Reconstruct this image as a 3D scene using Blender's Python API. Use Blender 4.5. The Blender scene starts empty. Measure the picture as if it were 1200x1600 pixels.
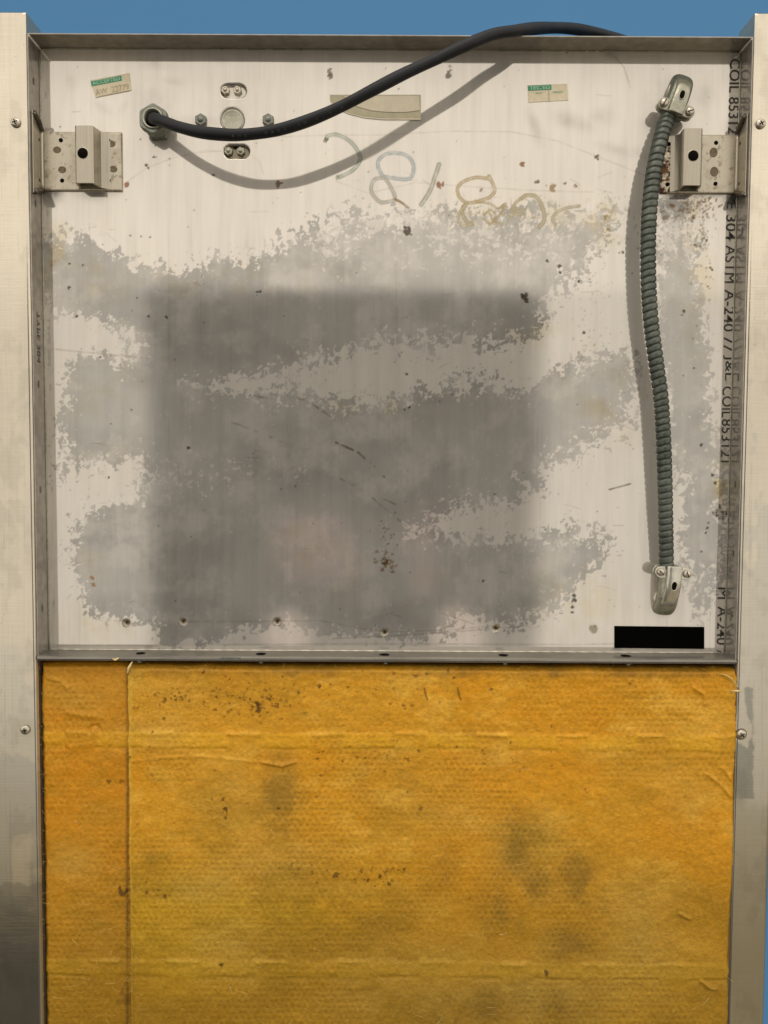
import bpy, math, random
import numpy as np
from mathutils import Vector, Matrix
random.seed(4)
sc = bpy.context.scene
COL = sc.collection

# ------------------------------------------------------------------ camera
F, D0 = 1250.0, 0.675            # focal length in photo pixels, metres to the front plane
EYE = 1.25
th, roll = math.radians(2.9), math.radians(0.30)
cam_o = Vector((0.0, -D0, EYE))
fw = Vector((0, math.cos(th), -math.sin(th)))
rt0 = Vector((1, 0, 0)); up0 = Vector((0, math.sin(th), math.cos(th)))
rt = rt0 * math.cos(roll) + up0 * math.sin(roll)
up = up0 * math.cos(roll) - rt0 * math.sin(roll)
cd = bpy.data.cameras.new('camera'); cam = bpy.data.objects.new('camera', cd); COL.objects.link(cam)
m = Matrix((rt, up, -fw)).transposed().to_4x4(); m.translation = cam_o
cam.matrix_world = m
cd.sensor_fit = 'VERTICAL'; cd.sensor_height = 36.0; cd.sensor_width = 27.0
cd.lens = F / 1600 * 36.0
cd.clip_start = 0.01; cd.clip_end = 50
sc.camera = cam
sc.render.resolution_x, sc.render.resolution_y = 768, 1024

# ------------------------------------------------------------------ world: an indoor room around the cabinet
w = bpy.data.worlds.new('World'); sc.world = w; w.use_nodes = True
nt = w.node_tree; nt.nodes.clear()
def wn(t, **k):
    n = nt.nodes.new(t)
    for a, b in k.items(): setattr(n, a, b)
    return n
tc = wn('ShaderNodeTexCoord'); sp = wn('ShaderNodeSeparateXYZ'); nt.links.new(tc.outputs['Generated'], sp.inputs[0])
def wm(op, a, b=None):
    n = wn('ShaderNodeMath', operation=op)
    for i, v in enumerate((a, b)):
        if v is None: continue
        if isinstance(v, (int, float)): n.inputs[i].default_value = v
        else: nt.links.new(v, n.inputs[i])
    return n.outputs[0]
def wstep(v, a, b):
    n = wn('ShaderNodeMapRange', interpolation_type='SMOOTHSTEP')
    n.inputs['From Min'].default_value = a; n.inputs['From Max'].default_value = b
    nt.links.new(v, n.inputs['Value']); return n.outputs[0]
def wmix(f, a, b):
    n = wn('ShaderNodeMix', data_type='RGBA')
    nt.links.new(f, n.inputs[0])
    for i, v in ((6, a), (7, b)):
        if isinstance(v, tuple): n.inputs[i].default_value = (*v, 1)
        else: nt.links.new(v, n.inputs[i])
    return n.outputs[2]
ay = wm('MAXIMUM', wm('ABSOLUTE', sp.outputs[1]), 0.02)
el = wm('DIVIDE', sp.outputs[2], ay); az = wm('DIVIDE', sp.outputs[0], ay)
top = wstep(el, 0.214, 0.232)
low = wm('SUBTRACT', 1.0, wstep(el, -0.62, -0.14))
furn = wm('MULTIPLY', wm('MULTIPLY', wstep(az, -0.312, -0.272), wm('SUBTRACT', 1.0, wstep(az, 0.172, 0.212))), wm('SUBTRACT', 1.0, top))
fl = wm('MULTIPLY', wm('SUBTRACT', 1.0, wstep(el, -0.585, -0.55)), wm('SUBTRACT', 1.0, wstep(az, -0.42, -0.25)))
c = wmix(low, (0.80, 0.745, 0.665), (0.27, 0.215, 0.125))
c = wmix(top, c, (1.08, 1.0, 0.89))
c = wmix(wm('MULTIPLY', furn, 0.97), c, (0.05, 0.048, 0.045))
for bx, by, sx, sy, am, cc in ((-.085,-.10,.055,.045,.22,(.95,.62,.52)), (.05,-.10,.025,.06,.16,(.95,.62,.52)), (.095,-.205,.03,.035,.55,(.95,.76,.66)), (-.12,-.205,.028,.028,.45,(.95,.76,.66))):
    d2 = wm('ADD', wm('POWER', wm('ABSOLUTE', wm('DIVIDE', wm('SUBTRACT', az, bx), sx)), 2.0), wm('POWER', wm('ABSOLUTE', wm('DIVIDE', wm('SUBTRACT', el, by), sy)), 2.0))
    c = wmix(wm('MULTIPLY', wm('SUBTRACT', 1.0, wstep(d2, 0.3, 1.8)), am), c, cc)
c = wmix(fl, c, (0.012, 0.011, 0.009))
bg = wn('ShaderNodeBackground'); bg.inputs['Strength'].default_value = 1.20
nt.links.new(c, bg.inputs[0])
wo = wn('ShaderNodeOutputWorld'); nt.links.new(bg.outputs[0], wo.inputs[0])

# ceiling lamp of the room, above and in front
ld = bpy.data.lights.new('ceiling_light', 'AREA'); ld.shape = 'RECTANGLE'; ld.size = 1.0; ld.size_y = 0.4
ld.energy = 3.4; ld.color = (1.0, 0.90, 0.76)
lo = bpy.data.objects.new('ceiling_light', ld); COL.objects.link(lo)
lo.location = (-0.05, -0.55, EYE + 1.22)
lo.rotation_euler = (Vector((0, 0, EYE + 0.15)) - lo.location).to_track_quat('-Z', 'Y').to_euler()

vs = sc.view_settings
vs.view_transform = 'Standard'; vs.look = 'None'; vs.exposure = 0.0; vs.gamma = 1.0; vs.use_curve_mapping = False
sc.render.engine = 'CYCLES'

# ------------------------------------------------------------------ helpers
def P(u, v, Y=0.0):
    d = fw + rt * ((u - 600) / F) - up * ((v - 800) / F)
    t = (Y - cam_o.y) / d.y
    return cam_o + d * t
def proj(x, y, z):
    dx, dy, dz = x - cam_o.x, y - cam_o.y, z - cam_o.z
    f = dx * fw.x + dy * fw.y + dz * fw.z
    r = dx * rt.x + dy * rt.y + dz * rt.z
    u = dx * up.x + dy * up.y + dz * up.z
    return 600 + F * r / f, 800 - F * u / f
DP = 0.022                                   # depth of the recessed panel
XL = P(47.5, 300).x; XR = P(1169.5, 300).x
ZT = P(600, 56).z; ZB = P(600, 1027).z
MM = 0.001

def lnk(ob, parent=None):
    COL.objects.link(ob)
    if parent is not None: ob.parent = parent
    return ob
def mesh(name, verts, faces, mat, parent=None, smooth=False):
    me = bpy.data.meshes.new(name)
    me.from_pydata([tuple(v) for v in verts], [], faces); me.update()
    if mat: me.materials.append(mat)
    if smooth: me.polygons.foreach_set('use_smooth', [True] * len(me.polygons))
    return lnk(bpy.data.objects.new(name, me), parent)
def bevel(ob, w, seg=2):
    md = ob.modifiers.new('bevel', 'BEVEL'); md.width = w; md.segments = seg; md.limit_method = 'ANGLE'; md.angle_limit = math.radians(35)
    return ob
def box(name, a, b, mat, parent=None, bv=0.0):
    x0, y0, z0 = a; x1, y1, z1 = b
    v = [(x0,y0,z0),(x1,y0,z0),(x1,y1,z0),(x0,y1,z0),(x0,y0,z1),(x1,y0,z1),(x1,y1,z1),(x0,y1,z1)]
    f = [(0,3,2,1),(4,5,6,7),(0,1,5,4),(1,2,6,5),(2,3,7,6),(3,0,4,7)]
    o = mesh(name, v, f, mat, parent)
    if bv: bevel(o, bv)
    return o
def prism(name, poly, axis_fn, mat, parent=None, bv=0.0, smooth=False):
    """poly: 2-D outline; axis_fn(a, b, k) -> world point, k 0/1 the two ends"""
    n = len(poly)
    v = [axis_fn(a, b, 0) for a, b in poly] + [axis_fn(a, b, 1) for a, b in poly]
    f = [tuple(range(n))[::-1], tuple(range(n, 2 * n))] + [(i, (i + 1) % n, n + (i + 1) % n, n + i) for i in range(n)]
    o = mesh(name, v, f, mat, parent, smooth)
    if bv: bevel(o, bv)
    return o
def lathe(name, prof, origin, mat, parent=None, n=24, axis=None, squash=1.0, ang=0.0):
    """prof: (r, h) pairs, h out of the panel towards the viewer; n=6 gives a hexagon"""
    o = Vector(origin); vs_, fs = [], []
    A = axis or Vector((0, -1, 0)); A = A.normalized()
    X = Vector((0, 0, 1)).cross(A); X = X.normalized() if X.length > 1e-4 else Vector((1, 0, 0)); Z = A.cross(X)
    for r, h in prof:
        for i in range(n):
            a = ang + 2 * math.pi * i / n
            vs_.append(o + X * (r * math.cos(a)) + Z * (r * squash * math.sin(a)) + A * h)
    for j in range(len(prof) - 1):
        for i in range(n):
            fs.append((j*n+i, j*n+(i+1) % n, (j+1)*n+(i+1) % n, (j+1)*n+i))
    fs.append(tuple(range((len(prof)-1)*n, len(prof)*n)))
    ob = mesh(name, vs_, fs, mat, parent, n > 8)
    return ob
def spline(pts, n):
    pts = np.array(pts, float); out = []
    m_ = len(pts)
    for i in range(m_ - 1):
        p0, p1, p2, p3 = pts[max(i-1, 0)], pts[i], pts[i+1], pts[min(i+2, m_-1)]
        for k in range(n):
            t = k / n
            out.append(0.5*((2*p1)+(-p0+p2)*t+(2*p0-5*p1+4*p2-p3)*t*t+(-p0+3*p1-3*p2+p3)*t**3))
    out.append(pts[-1]); return np.array(out)
def resample(p, step):
    s = np.concatenate([[0], np.cumsum(np.linalg.norm(np.diff(p, axis=0), axis=1))])
    n = max(3, int(s[-1] / step)); q = np.linspace(0, s[-1], n)
    return np.stack([np.interp(q, s, p[:, k]) for k in range(p.shape[1])], 1), q
def frames(p, ref=(0, -1, 0)):
    T = np.gradient(p, axis=0); T /= np.linalg.norm(T, axis=1)[:, None]
    R = np.array(ref, float)[None, :] * np.ones((len(p), 1))
    S = np.cross(T, R); S /= np.linalg.norm(S, axis=1)[:, None]
    N = np.cross(S, T)
    return T, S, N
def tube(name, p, rad, mat, parent=None, n=20, a=1.0, b=1.0, pw=2.0, caps=True, ref=(0, -1, 0)):
    """p world points; rad(s_index array, angle array)->radius; a,b half-width multipliers, pw superellipse power"""
    T, S, N = frames(p, ref)
    ang = np.linspace(0, 2*np.pi, n, endpoint=False)
    cs, sn = np.cos(ang), np.sin(ang)
    ex = 2.0 / pw
    cx = np.sign(cs) * np.abs(cs) ** ex * a; sx = np.sign(sn) * np.abs(sn) ** ex * b
    I = np.arange(len(p))
    R = rad(I[:, None], ang[None, :]) * np.ones((len(p), n))
    V = p[:, None, :] + (R * cx)[:, :, None] * S[:, None, :] + (R * sx)[:, :, None] * N[:, None, :]
    V = V.reshape(-1, 3)
    f = []
    for j in range(len(p) - 1):
        for i in range(n):
            f.append((j*n+i, j*n+(i+1) % n, (j+1)*n+(i+1) % n, (j+1)*n+i))
    if caps:
        f.append(tuple(range(n))[::-1]); f.append(tuple(range((len(p)-1)*n, len(p)*n)))
    return mesh(name, V.tolist(), f, mat, parent, True)

# ------------------------------------------------------------------ numpy noise and painting
_rng = np.random.default_rng(11)
_lat = _rng.random((64, 256, 256)).astype(np.float32)
def vn(x, y, s, seed=0, sy=None):
    x = x / s + 37.3 * seed; y = y / (sy or s) + 11.7 * seed
    xi = np.floor(x).astype(int); yi = np.floor(y).astype(int)
    fx = x - xi; fy = y - yi; fx = fx*fx*(3-2*fx); fy = fy*fy*(3-2*fy)
    L = _lat[seed % 64]
    a = L[xi % 256, yi % 256]; b = L[(xi+1) % 256, yi % 256]; c_ = L[xi % 256, (yi+1) % 256]; d = L[(xi+1) % 256, (yi+1) % 256]
    return (a*(1-fx)+b*fx)*(1-fy) + (c_*(1-fx)+d*fx)*fy
def fbm(x, y, s, o=4, seed=0, sy=None, g=0.55):
    t = 0; A = 1; W = 0; sy = sy or s
    for k in range(o):
        t = t + A * vn(x, y, s / 2**k, seed + k, sy / 2**k); W += A; A *= g
    return t / W
def ridge(x, y, s, o=3, seed=0):
    t = 0; A = 1; W = 0
    for k in range(o):
        t = t + A * (1 - np.abs(2 * vn(x, y, s / 2**k, seed + k) - 1)); W += A; A *= .6
    return t / W
def st(a, b, x):
    t = np.clip((x - a) / (b - a), 0, 1); return t*t*(3-2*t)
def sdf(X, Y, poly):
    """signed distance, positive inside"""
    p = np.array(poly, float); d = np.full(X.shape, 1e9); ins = np.zeros(X.shape, bool)
    for i in range(len(p)):
        a = p[i]; b = p[(i+1) % len(p)]
        ex, ey = b - a; wx = X - a[0]; wy = Y - a[1]
        t = np.clip((wx*ex + wy*ey) / (ex*ex + ey*ey + 1e-9), 0, 1)
        d = np.minimum(d, (wx-ex*t)**2 + (wy-ey*t)**2)
        c1 = (a[1] <= Y) != (b[1] <= Y)
        xi = a[0] + (Y - a[1]) / (ey if abs(ey) > 1e-9 else 1e-9) * ex
        ins ^= c1 & (X < xi)
    d = np.sqrt(d); return np.where(ins, d, -d)
def dline(X, Y, pts):
    d = np.full(X.shape, 1e9)
    for a, b in zip(pts[:-1], pts[1:]):
        ex, ey = b[0]-a[0], b[1]-a[1]; wx = X-a[0]; wy = Y-a[1]
        t = np.clip((wx*ex+wy*ey)/(ex*ex+ey*ey+1e-9), 0, 1)
        d = np.minimum(d, (wx-ex*t)**2+(wy-ey*t)**2)
    return np.sqrt(d)
def mixc(C, col, f):
    return C * (1 - f[..., None]) + np.array(col) * f[..., None]

def grid_sheet(name, x0, x1, z0, z1, y, step, mat, parent, paint, height=None, skirt=0.0, rnd=0.0):
    """front-facing sheet facing the viewer. paint(U,V)->colour array; height(U,V,ed)->metres towards viewer"""
    nx = int((x1-x0)/step)+1; nz = int((z1-z0)/step)+1
    xs = np.linspace(x0, x1, nx); zs = np.linspace(z0, z1, nz)
    Xg, Zg = np.meshgrid(xs, zs)
    U, V = proj(Xg, y, Zg)
    C = paint(U, V)
    ed = np.minimum(np.minimum(Xg-x0, x1-Xg), np.minimum(Zg-z0, z1-Zg))
    h = height(U, V, ed) if height else np.zeros_like(Xg)
    dx = np.zeros_like(Xg); dz = np.zeros_like(Xg)
    if isinstance(h, tuple): h, dx, dz = h
    Yg = y - h
    co = np.stack([Xg+dx, Yg, Zg+dz], -1).reshape(-1, 3)
    idx = np.arange(nx*nz).reshape(nz, nx)
    q = np.stack([idx[:-1, :-1], idx[:-1, 1:], idx[1:, 1:], idx[1:, :-1]], -1).reshape(-1, 4)
    Cf = C.reshape(-1, 3)
    if skirt:
        loop = np.concatenate([idx[0, :], idx[1:, -1], idx[-1, -2::-1], idx[-2:0:-1, 0]])
        b = co[loop].copy(); b[:, 1] = y + skirt
        base = len(co); co = np.concatenate([co, b]); Cf = np.concatenate([Cf, Cf[loop]])
        n = len(loop); k = np.arange(n); k2 = (k+1) % n
        q = np.concatenate([q, np.stack([loop[k2], loop[k], base+k, base+k2], -1)])
    me = bpy.data.meshes.new(name)
    me.vertices.add(len(co)); me.vertices.foreach_set('co', co.astype(np.float32).ravel())
    me.loops.add(len(q)*4); me.loops.foreach_set('vertex_index', q.astype(np.int32).ravel())
    me.polygons.add(len(q)); me.polygons.foreach_set('loop_start', np.arange(0, len(q)*4, 4, dtype=np.int32))
    try: me.polygons.foreach_set('loop_total', np.full(len(q), 4, dtype=np.int32))
    except Exception: pass
    me.update(calc_edges=True)
    me.polygons.foreach_set('use_smooth', np.ones(len(q), dtype=bool))
    at = me.color_attributes.new('Col', 'FLOAT_COLOR', 'POINT')
    rgba = np.concatenate([np.clip(Cf, 0, 1), np.ones((len(Cf), 1))], 1)
    at.data.foreach_set('color', rgba.astype(np.float32).ravel())
    me.materials.append(mat)
    return lnk(bpy.data.objects.new(name, me), parent)

# ------------------------------------------------------------------ materials
def new_mat(name):
    m_ = bpy.data.materials.new(name); m_.use_nodes = True; m_.node_tree.nodes.clear(); return m_, m_.node_tree
def metal(name, col=None, gloss=0.55, rough=0.16, var=0.12, brush=(1, 1, 60), brush_s=300.0, bump=0.05, tint=None, rvar=0.1):
    """semi-polished sheet metal: a diffuse haze under a directional mirror sheen; col None = painted attribute"""
    m_, t = new_mat(name); N, L = t.nodes, t.links
    tc_ = N.new('ShaderNodeTexCoord')
    mp = N.new('ShaderNodeMapping'); mp.inputs['Scale'].default_value = brush; L.new(tc_.outputs['Object'], mp.inputs[0])
    n1 = N.new('ShaderNodeTexNoise'); n1.inputs['Scale'].default_value = brush_s; n1.inputs['Detail'].default_value = 3; L.new(mp.outputs[0], n1.inputs['Vector'])
    n2 = N.new('ShaderNodeTexNoise'); n2.inputs['Scale'].default_value = 14; n2.inputs['Detail'].default_value = 6; n2.inputs['Roughness'].default_value = .65; L.new(tc_.outputs['Object'], n2.inputs['Vector'])
    if col is None:
        a = N.new('ShaderNodeAttribute'); a.attribute_name = 'Col'; base = a.outputs['Color']
    else:
        r = N.new('ShaderNodeRGB'); r.outputs[0].default_value = (*col, 1); base = r.outputs[0]
    mr = N.new('ShaderNodeMapRange'); mr.inputs['To Min'].default_value = 1 - var; mr.inputs['To Max'].default_value = 1 + var
    mr.inputs['From Min'].default_value = .3; mr.inputs['From Max'].default_value = .7
    ad = N.new('ShaderNodeMath'); ad.operation = 'ADD'; L.new(n1.outputs[0], ad.inputs[0]); L.new(n2.outputs[0], ad.inputs[1])
    hf = N.new('ShaderNodeMath'); hf.operation = 'MULTIPLY'; hf.inputs[1].default_value = .5; L.new(ad.outputs[0], hf.inputs[0]); L.new(hf.outputs[0], mr.inputs['Value'])
    vm = N.new('ShaderNodeVectorMath'); vm.operation = 'SCALE'; L.new(base, vm.inputs[0]); L.new(mr.outputs[0], vm.inputs['Scale'])
    bp = N.new('ShaderNodeBump'); bp.inputs['Strength'].default_value = bump; bp.inputs['Distance'].default_value = .001; L.new(n1.outputs[0], bp.inputs['Height'])
    df = N.new('ShaderNodeBsdfDiffuse'); gl = N.new('ShaderNodeBsdfGlossy'); mx = N.new('ShaderNodeMixShader')
    rr = N.new('ShaderNodeMapRange'); rr.inputs['To Min'].default_value = max(rough*(1-rvar*3), .02); rr.inputs['To Max'].default_value = rough*(1+rvar*3)
    rr.inputs['From Min'].default_value = .3; rr.inputs['From Max'].default_value = .7; L.new(n2.outputs[0], rr.inputs['Value'])
    L.new(rr.outputs[0], gl.inputs['Roughness'])
    L.new(vm.outputs[0], df.inputs[0]); L.new(vm.outputs[0], gl.inputs[0]); L.new(bp.outputs[0], df.inputs['Normal']); L.new(bp.outputs[0], gl.inputs['Normal'])
    mx.inputs[0].default_value = gloss; L.new(df.outputs[0], mx.inputs[1]); L.new(gl.outputs[0], mx.inputs[2])
    o = N.new('ShaderNodeOutputMaterial'); L.new(mx.outputs[0], o.inputs[0]); return m_
def matte(name, col, rough=.6, var=.1, scale=60., spec=.3, bump=0.0, attr=False, metallic=0.0):
    m_, t = new_mat(name); N, L = t.nodes, t.links
    tc_ = N.new('ShaderNodeTexCoord'); n = N.new('ShaderNodeTexNoise'); n.inputs['Scale'].default_value = scale; n.inputs['Detail'].default_value = 5; L.new(tc_.outputs['Object'], n.inputs['Vector'])
    if attr: a = N.new('ShaderNodeAttribute'); a.attribute_name = 'Col'; base = a.outputs['Color']
    else: r = N.new('ShaderNodeRGB'); r.outputs[0].default_value = (*col, 1); base = r.outputs[0]
    mr = N.new('ShaderNodeMapRange'); mr.inputs['From Min'].default_value = .3; mr.inputs['From Max'].default_value = .7; mr.inputs['To Min'].default_value = 1-var; mr.inputs['To Max'].default_value = 1+var
    L.new(n.outputs[0], mr.inputs['Value'])
    vm = N.new('ShaderNodeVectorMath'); vm.operation = 'SCALE'; L.new(base, vm.inputs[0]); L.new(mr.outputs[0], vm.inputs['Scale'])
    b = N.new('ShaderNodeBsdfPrincipled'); L.new(vm.outputs[0], b.inputs['Base Color']); b.inputs['Roughness'].default_value = rough
    b.inputs['Specular IOR Level'].default_value = spec; b.inputs['Metallic'].default_value = metallic
    if bump:
        bp = N.new('ShaderNodeBump'); bp.inputs['Strength'].default_value = bump; bp.inputs['Distance'].default_value = .001; L.new(n.outputs[0], bp.inputs['Height']); L.new(bp.outputs[0], b.inputs['Normal'])
    o = N.new('ShaderNodeOutputMaterial'); L.new(b.outputs[0], o.inputs[0]); return m_

M_panel = metal('panel_steel', None, .55, .06, .035, (60, 1, 1), 25., .004, rvar=.15)
M_rail = metal('brushed_steel', None, .86, .10, .085, (1, 1, 60), 30., .03)
M_wall = metal('tray_wall_steel', (.36, .335, .30), .6, .19, .3, (1, 1, 1), 120., .03)
M_lip = metal('lip_steel', (.27, .255, .225), .6, .22, .35, (1, 40, 40), 30., .05)
M_brk = metal('bracket_steel', None, .55, .26, .10, (40, 1, 1), 60., .05)
M_hat = metal('bracket_hat_steel', (.45, .41, .335), .6, .24, .22, (60, 60, 1), 14., .05)
M_zinc = metal('zinc', (.37, .36, .29), .65, .28, .32, (1, 1, 1), 260., .35)
M_zincb = metal('bright_zinc', (.60, .58, .50), .7, .2, .25, (1, 1, 1), 200., .2)
M_gland = metal('dull_zinc', (.22, .23, .20), .6, .32, .35, (1, 1, 1), 240., .3)
M_conduit = metal('painted_conduit', (.118, .130, .114), .5, .36, .5, (1, 1, 1), 130., .2)
M_dark = metal('dark_steel', (.13, .115, .095), .6, .25, .4, (1, 1, 1), 300., .2)
M_bright = metal('mitre_highlight', (.95, .93, .88), .3, .3, .05)
M_nut = metal('nut_steel', (.55, .50, .42), .7, .2, .25, (1, 1, 1), 300., .1)
M_rubber = matte('black_rubber', (.011, .012, .015), .5, .25, 90., .28, .06)
M_black = matte('black_hole', (.006, .005, .004), .9, .1, 50, .05)
M_redaction = matte('redaction_bar', (.0015, .0015, .0015), .8, .1, 50, .02)
M_spot = matte('weld_mark', (.17, .135, .085), .5, .3, 500, .3)
M_ink = matte('black_ink', (.045, .042, .036), .5, .45, 420, .3)
M_inkf = matte('faint_ink', (.30, .28, .25), .5, .25, 420, .3)
M_print = matte('cord_print', (.07, .07, .07), .7, .3, 400)
M_green = matte('green_ink', (.075, .36, .22), .7, .12, 400)
M_paper = matte('old_paper', (.76, .68, .50), .75, .06, 300)
M_pencil = matte('pencil', (.50, .43, .31), .8, .1, 300)
M_lgreen = matte('pale_green_ink', (.50, .66, .46), .8, .1, 300)
M_tape = matte('old_tape', (.44, .40, .28), .45, .08, 200)
M_tapel = matte('tape_pale', (.63, .57, .44), .4, .08, 120)
M_cavity = matte('cavity', (.012, .009, .006), .9, .2, 50, .1)
M_fibre = matte('loose_fibre', (.62, .44, .13), .8, .2, 300, .2)
M_fibrep = matte('pale_fibre', (.72, .58, .28), .8, .2, 300, .2)
M_backdrop = matte('blue_backdrop', (.103, .272, .53), .95, .02, 3, .0)

# ------------------------------------------------------------------ backdrop (setting)
bd = mesh('backdrop', [(-6, .9, -3), (6, .9, -3), (6, .9, 5), (-6, .9, 5)], [(0, 1, 2, 3)], M_backdrop)
bd['kind'] = 'structure'

# ------------------------------------------------------------------ the cabinet
cab = bpy.data.objects.new('appliance_cabinet', None); COL.objects.link(cab)
cab.location = (0, 0, 0)
cab['label'] = 'stainless steel back of an appliance cabinet with stained recessed panel and side rails'
cab['category'] = 'appliance'

# --- painting of the back panel
STAIN = [
 [(60,372),(130,372),(165,395),(210,415),(260,425),(300,422),(340,408),(375,405),(410,400),(430,388),(455,368),(480,362),(510,348),(545,335),(580,343),(640,335),(700,322),(760,335),(830,328),(900,335),(950,325),(955,350),(945,372),(920,400),(900,425),(872,450),(850,480),(842,520),(800,532),(700,532),(630,528),(560,542),(500,560),(470,570),(400,582),(340,592),(290,600),(275,600),(280,640),(200,650),(180,570),(216,555),(218,532),(200,515),(150,497),(100,490),(60,468)],
 [(120,558),(180,556),(240,560),(290,590),(300,606),(345,615),(400,612),(480,612),(525,630),(600,622),(680,612),(740,598),(820,612),(850,590),(900,570),(960,548),(985,560),(985,620),(980,660),(940,692),(880,712),(845,728),(838,760),(800,775),(740,790),(700,800),(640,830),(780,850),(840,835),(900,838),(952,838),(938,870),(915,900),(890,932),(860,958),(840,970),(790,975),(730,955),(690,985),(660,1000),(500,985),(460,975),(380,985),(300,1012),(250,1012),(240,975),(200,965),(165,960),(140,950),(120,910),(110,860),(125,812),(150,790),(215,785),(215,718),(150,722),(100,732),(92,680),(100,620),(112,575)],
 [(1036,300),(1075,312),(1088,400),(1100,520),(1112,620),(1128,700),(1128,900),(1100,960),(1082,900),(1065,870),(1068,780),(1045,700),(1040,600),(1028,500),(1030,400)],
]
def paint_panel(U, V):
    wx = U + 16*(fbm(U, V, 34, 3, 5)-.5); wy = V + 16*(fbm(U, V, 34, 3, 9)-.5)
    s = np.full(U.shape, -1e9)
    for p in STAIN: s = np.maximum(s, sdf(wx, wy, p))
    rough_ = .6 + .8*st(.40, .66, fbm(U, V, 110, 3, 61)) + .5*np.exp(-((V-355)/40)**2)
    qx = U+9*(fbm(U, V, 12, 3, 53)-.5); qy = V+9*(fbm(U, V, 12, 3, 57)-.5)
    edge = (24*(fbm(qx, qy, 26, 3, 20, g=.7)-.5) + 74*(fbm(qx, qy, 8.5, 3, 66, g=.85)-.5) + 22*(ridge(qx, qy, 9, 2, 24)-.62))*rough_
    # finger-like runs at the upper border of the film, sparse flecks in the clean steel
    edge = edge + 26*(fbm(U, V, 7, 3, 68, 22)-.5)*st(.4,.6,vn(U, V, 140, 69))
    big = st(-30, 12, s)
    n = s + edge
    mask = st(-1.6, 1.6, n)
    # stringy fringe past the border, only close to it
    fr = st(.84, .93, ridge(U, V, 20, 3, 30)) * st(-32, -10, s) * (1-mask)
    mask = np.maximum(mask, .7*fr)
    # bright flecks inside, denser in the upper band and towards borders
    fl_ = fbm(U, V, 7, 3, 36, g=.8)
    dens = .80 - .25*st(95, 10, np.abs(V-365)+np.maximum(0, 520-U)*.6)*st(.3,.6,fbm(U,V,60,2,62)) - .14*st(38, 0, s)*rough_ - .20*np.exp(-((V-745)/38)**2)*st(620, 300, U) - .16*np.exp(-((V-612)/26)**2-((U-400)/160)**2) - .10*np.exp(-((V-840)/60)**2-((U-800)/90)**2)
    mask = mask * (1 - .6*st(dens, dens+.07, fl_)*(s > 0))
    mask = mask*(1 - .34*st(.42,.72,fbm(U,V,48,5,63,g=.7)))
    # thin white islands in C region mottling
    tone = 1 + .09*(fbm(U, V, 120, 4, 44)-.5)*2
    bright = np.array([.70, .66, .60]); film = np.array([.43, .415, .385])
    C = bright[None, None, :] * np.ones(U.shape + (1,))
    C = C * (1 - .09*(fbm(U, V, 70, 5, 2)-.42)[..., None])
    # film thicker towards some zones (streaks)
    deep = fbm(U, V, 160, 4, 50, 90)
    fc = film[None, None, :]*(tone*(1.06-.18*st(.42, .7, deep)))[..., None]
    C = C*(1-mask[..., None]) + fc*mask[..., None]
    # vertical grain in the film
    C = C * (1 + .15*(fbm(U, V, 9, 3, 12, 110)-.5) + .035*(vn(U, V, 2.5, 12, 70)-.5) + .02*(vn(U, V, 1.7, 13)-.5))[..., None]
    # yellowish residue
    yl = np.zeros(U.shape)
    for cx, cy, rx, ry, a in ((110,405,60,45,.8),(160,640,70,90,.25),(330,440,170,30,.25),(950,620,60,60,.5),(820,335,110,25,.35),(945,345,25,40,.6),(1090,420,30,130,.45),(1125,745,15,50,.9),(900,940,60,50,.4),(140,905,20,60,.4),(620,640,160,25,.25),(600,930,150,60,.2),(160,985,80,20,.3),(460,850,40,30,.3),(830,520,40,20,.4)):
        yl += a*np.exp(-((U-cx)/rx)**2-((V-cy)/ry)**2)
    yl = np.clip(yl, 0, 1) * st(.35, .75, fbm(U, V, 26, 4, 15))
    yl = np.clip(yl*1.4, 0, 1); C = C*(1-yl[..., None]) + C*np.array([.90, .82, .60])*yl[..., None]
    # grime gathered in the corners of the tray and thin drip lines
    dr = st(.84, .95, vn(U, V, 4.5, 78, 150))*st(.5, .7, fbm(U, V, 90, 3, 79)); C = C*(1-.10*dr)[..., None]
    # faint smudges top, with shadows below hats and gland painted in
    sm = np.zeros(U.shape)
    for cx, cy, rx, ry, an, a in ((640,245,1,1,0,0),(835,195,8,26,-.35,.22),(895,190,32,13,.3,.20),(940,182,20,14,0,.14),(965,235,32,8,.3,.15),(160,168,18,7,.5,.13),(110,128,9,12,0,.10),(195,165,8,18,.5,.1),(240,99,30,10,.1,.14),(270,128,20,8,.1,.13),(345,95,14,8,.2,.10),(1000,240,30,10,.2,.1),(955,85,12,6,.4,.35),(240,160,45,35,0,.12),(368,180,80,60,0,.07),(1050,325,40,18,0,.35),(145,302,35,10,0,.2),(1040,165,38,60,0,.15),(1100,150,14,25,.2,.16),(1146,312,16,14,0,.75),(82,304,16,14,0,.6),(1150,198,12,12,0,.5),(1036,196,30,20,0,.3),(150,303,30,9,0,.3),(1100,305,60,5,0,.4),(262,212,20,18,.6,.35),(345,190,90,14,0,.12)):
        ca, sa = math.cos(an), math.sin(an); dx = U-cx; dy = V-cy
        sm = np.maximum(sm, a*np.exp(-((dx*ca+dy*sa)/rx)**2-((-dx*sa+dy*ca)/ry)**2))
    sm *= .5+1.0*fbm(U, V, 12, 3, 60)
    C *= (1-sm)[..., None]
    # ghost letters / film border top right
    # scratches and thin arcs
    def scr(pts, w_, dark, col=(.16, .13, .09), dash=0):
        nonlocal C
        d = dline(U, V, pts)
        f = dark*st(w_+.9, w_*.3, d)*(.4+.9*vn(U, V, 9, 33))
        if dash: f = f*st(.45, .6, vn(U, V, dash, 41))
        C = mixc(C, col, np.clip(f, 0, 1))
    scr([(190,290),(230,262),(270,247),(310,238),(350,236)], .9, .35, (.38,.33,.25))
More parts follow.
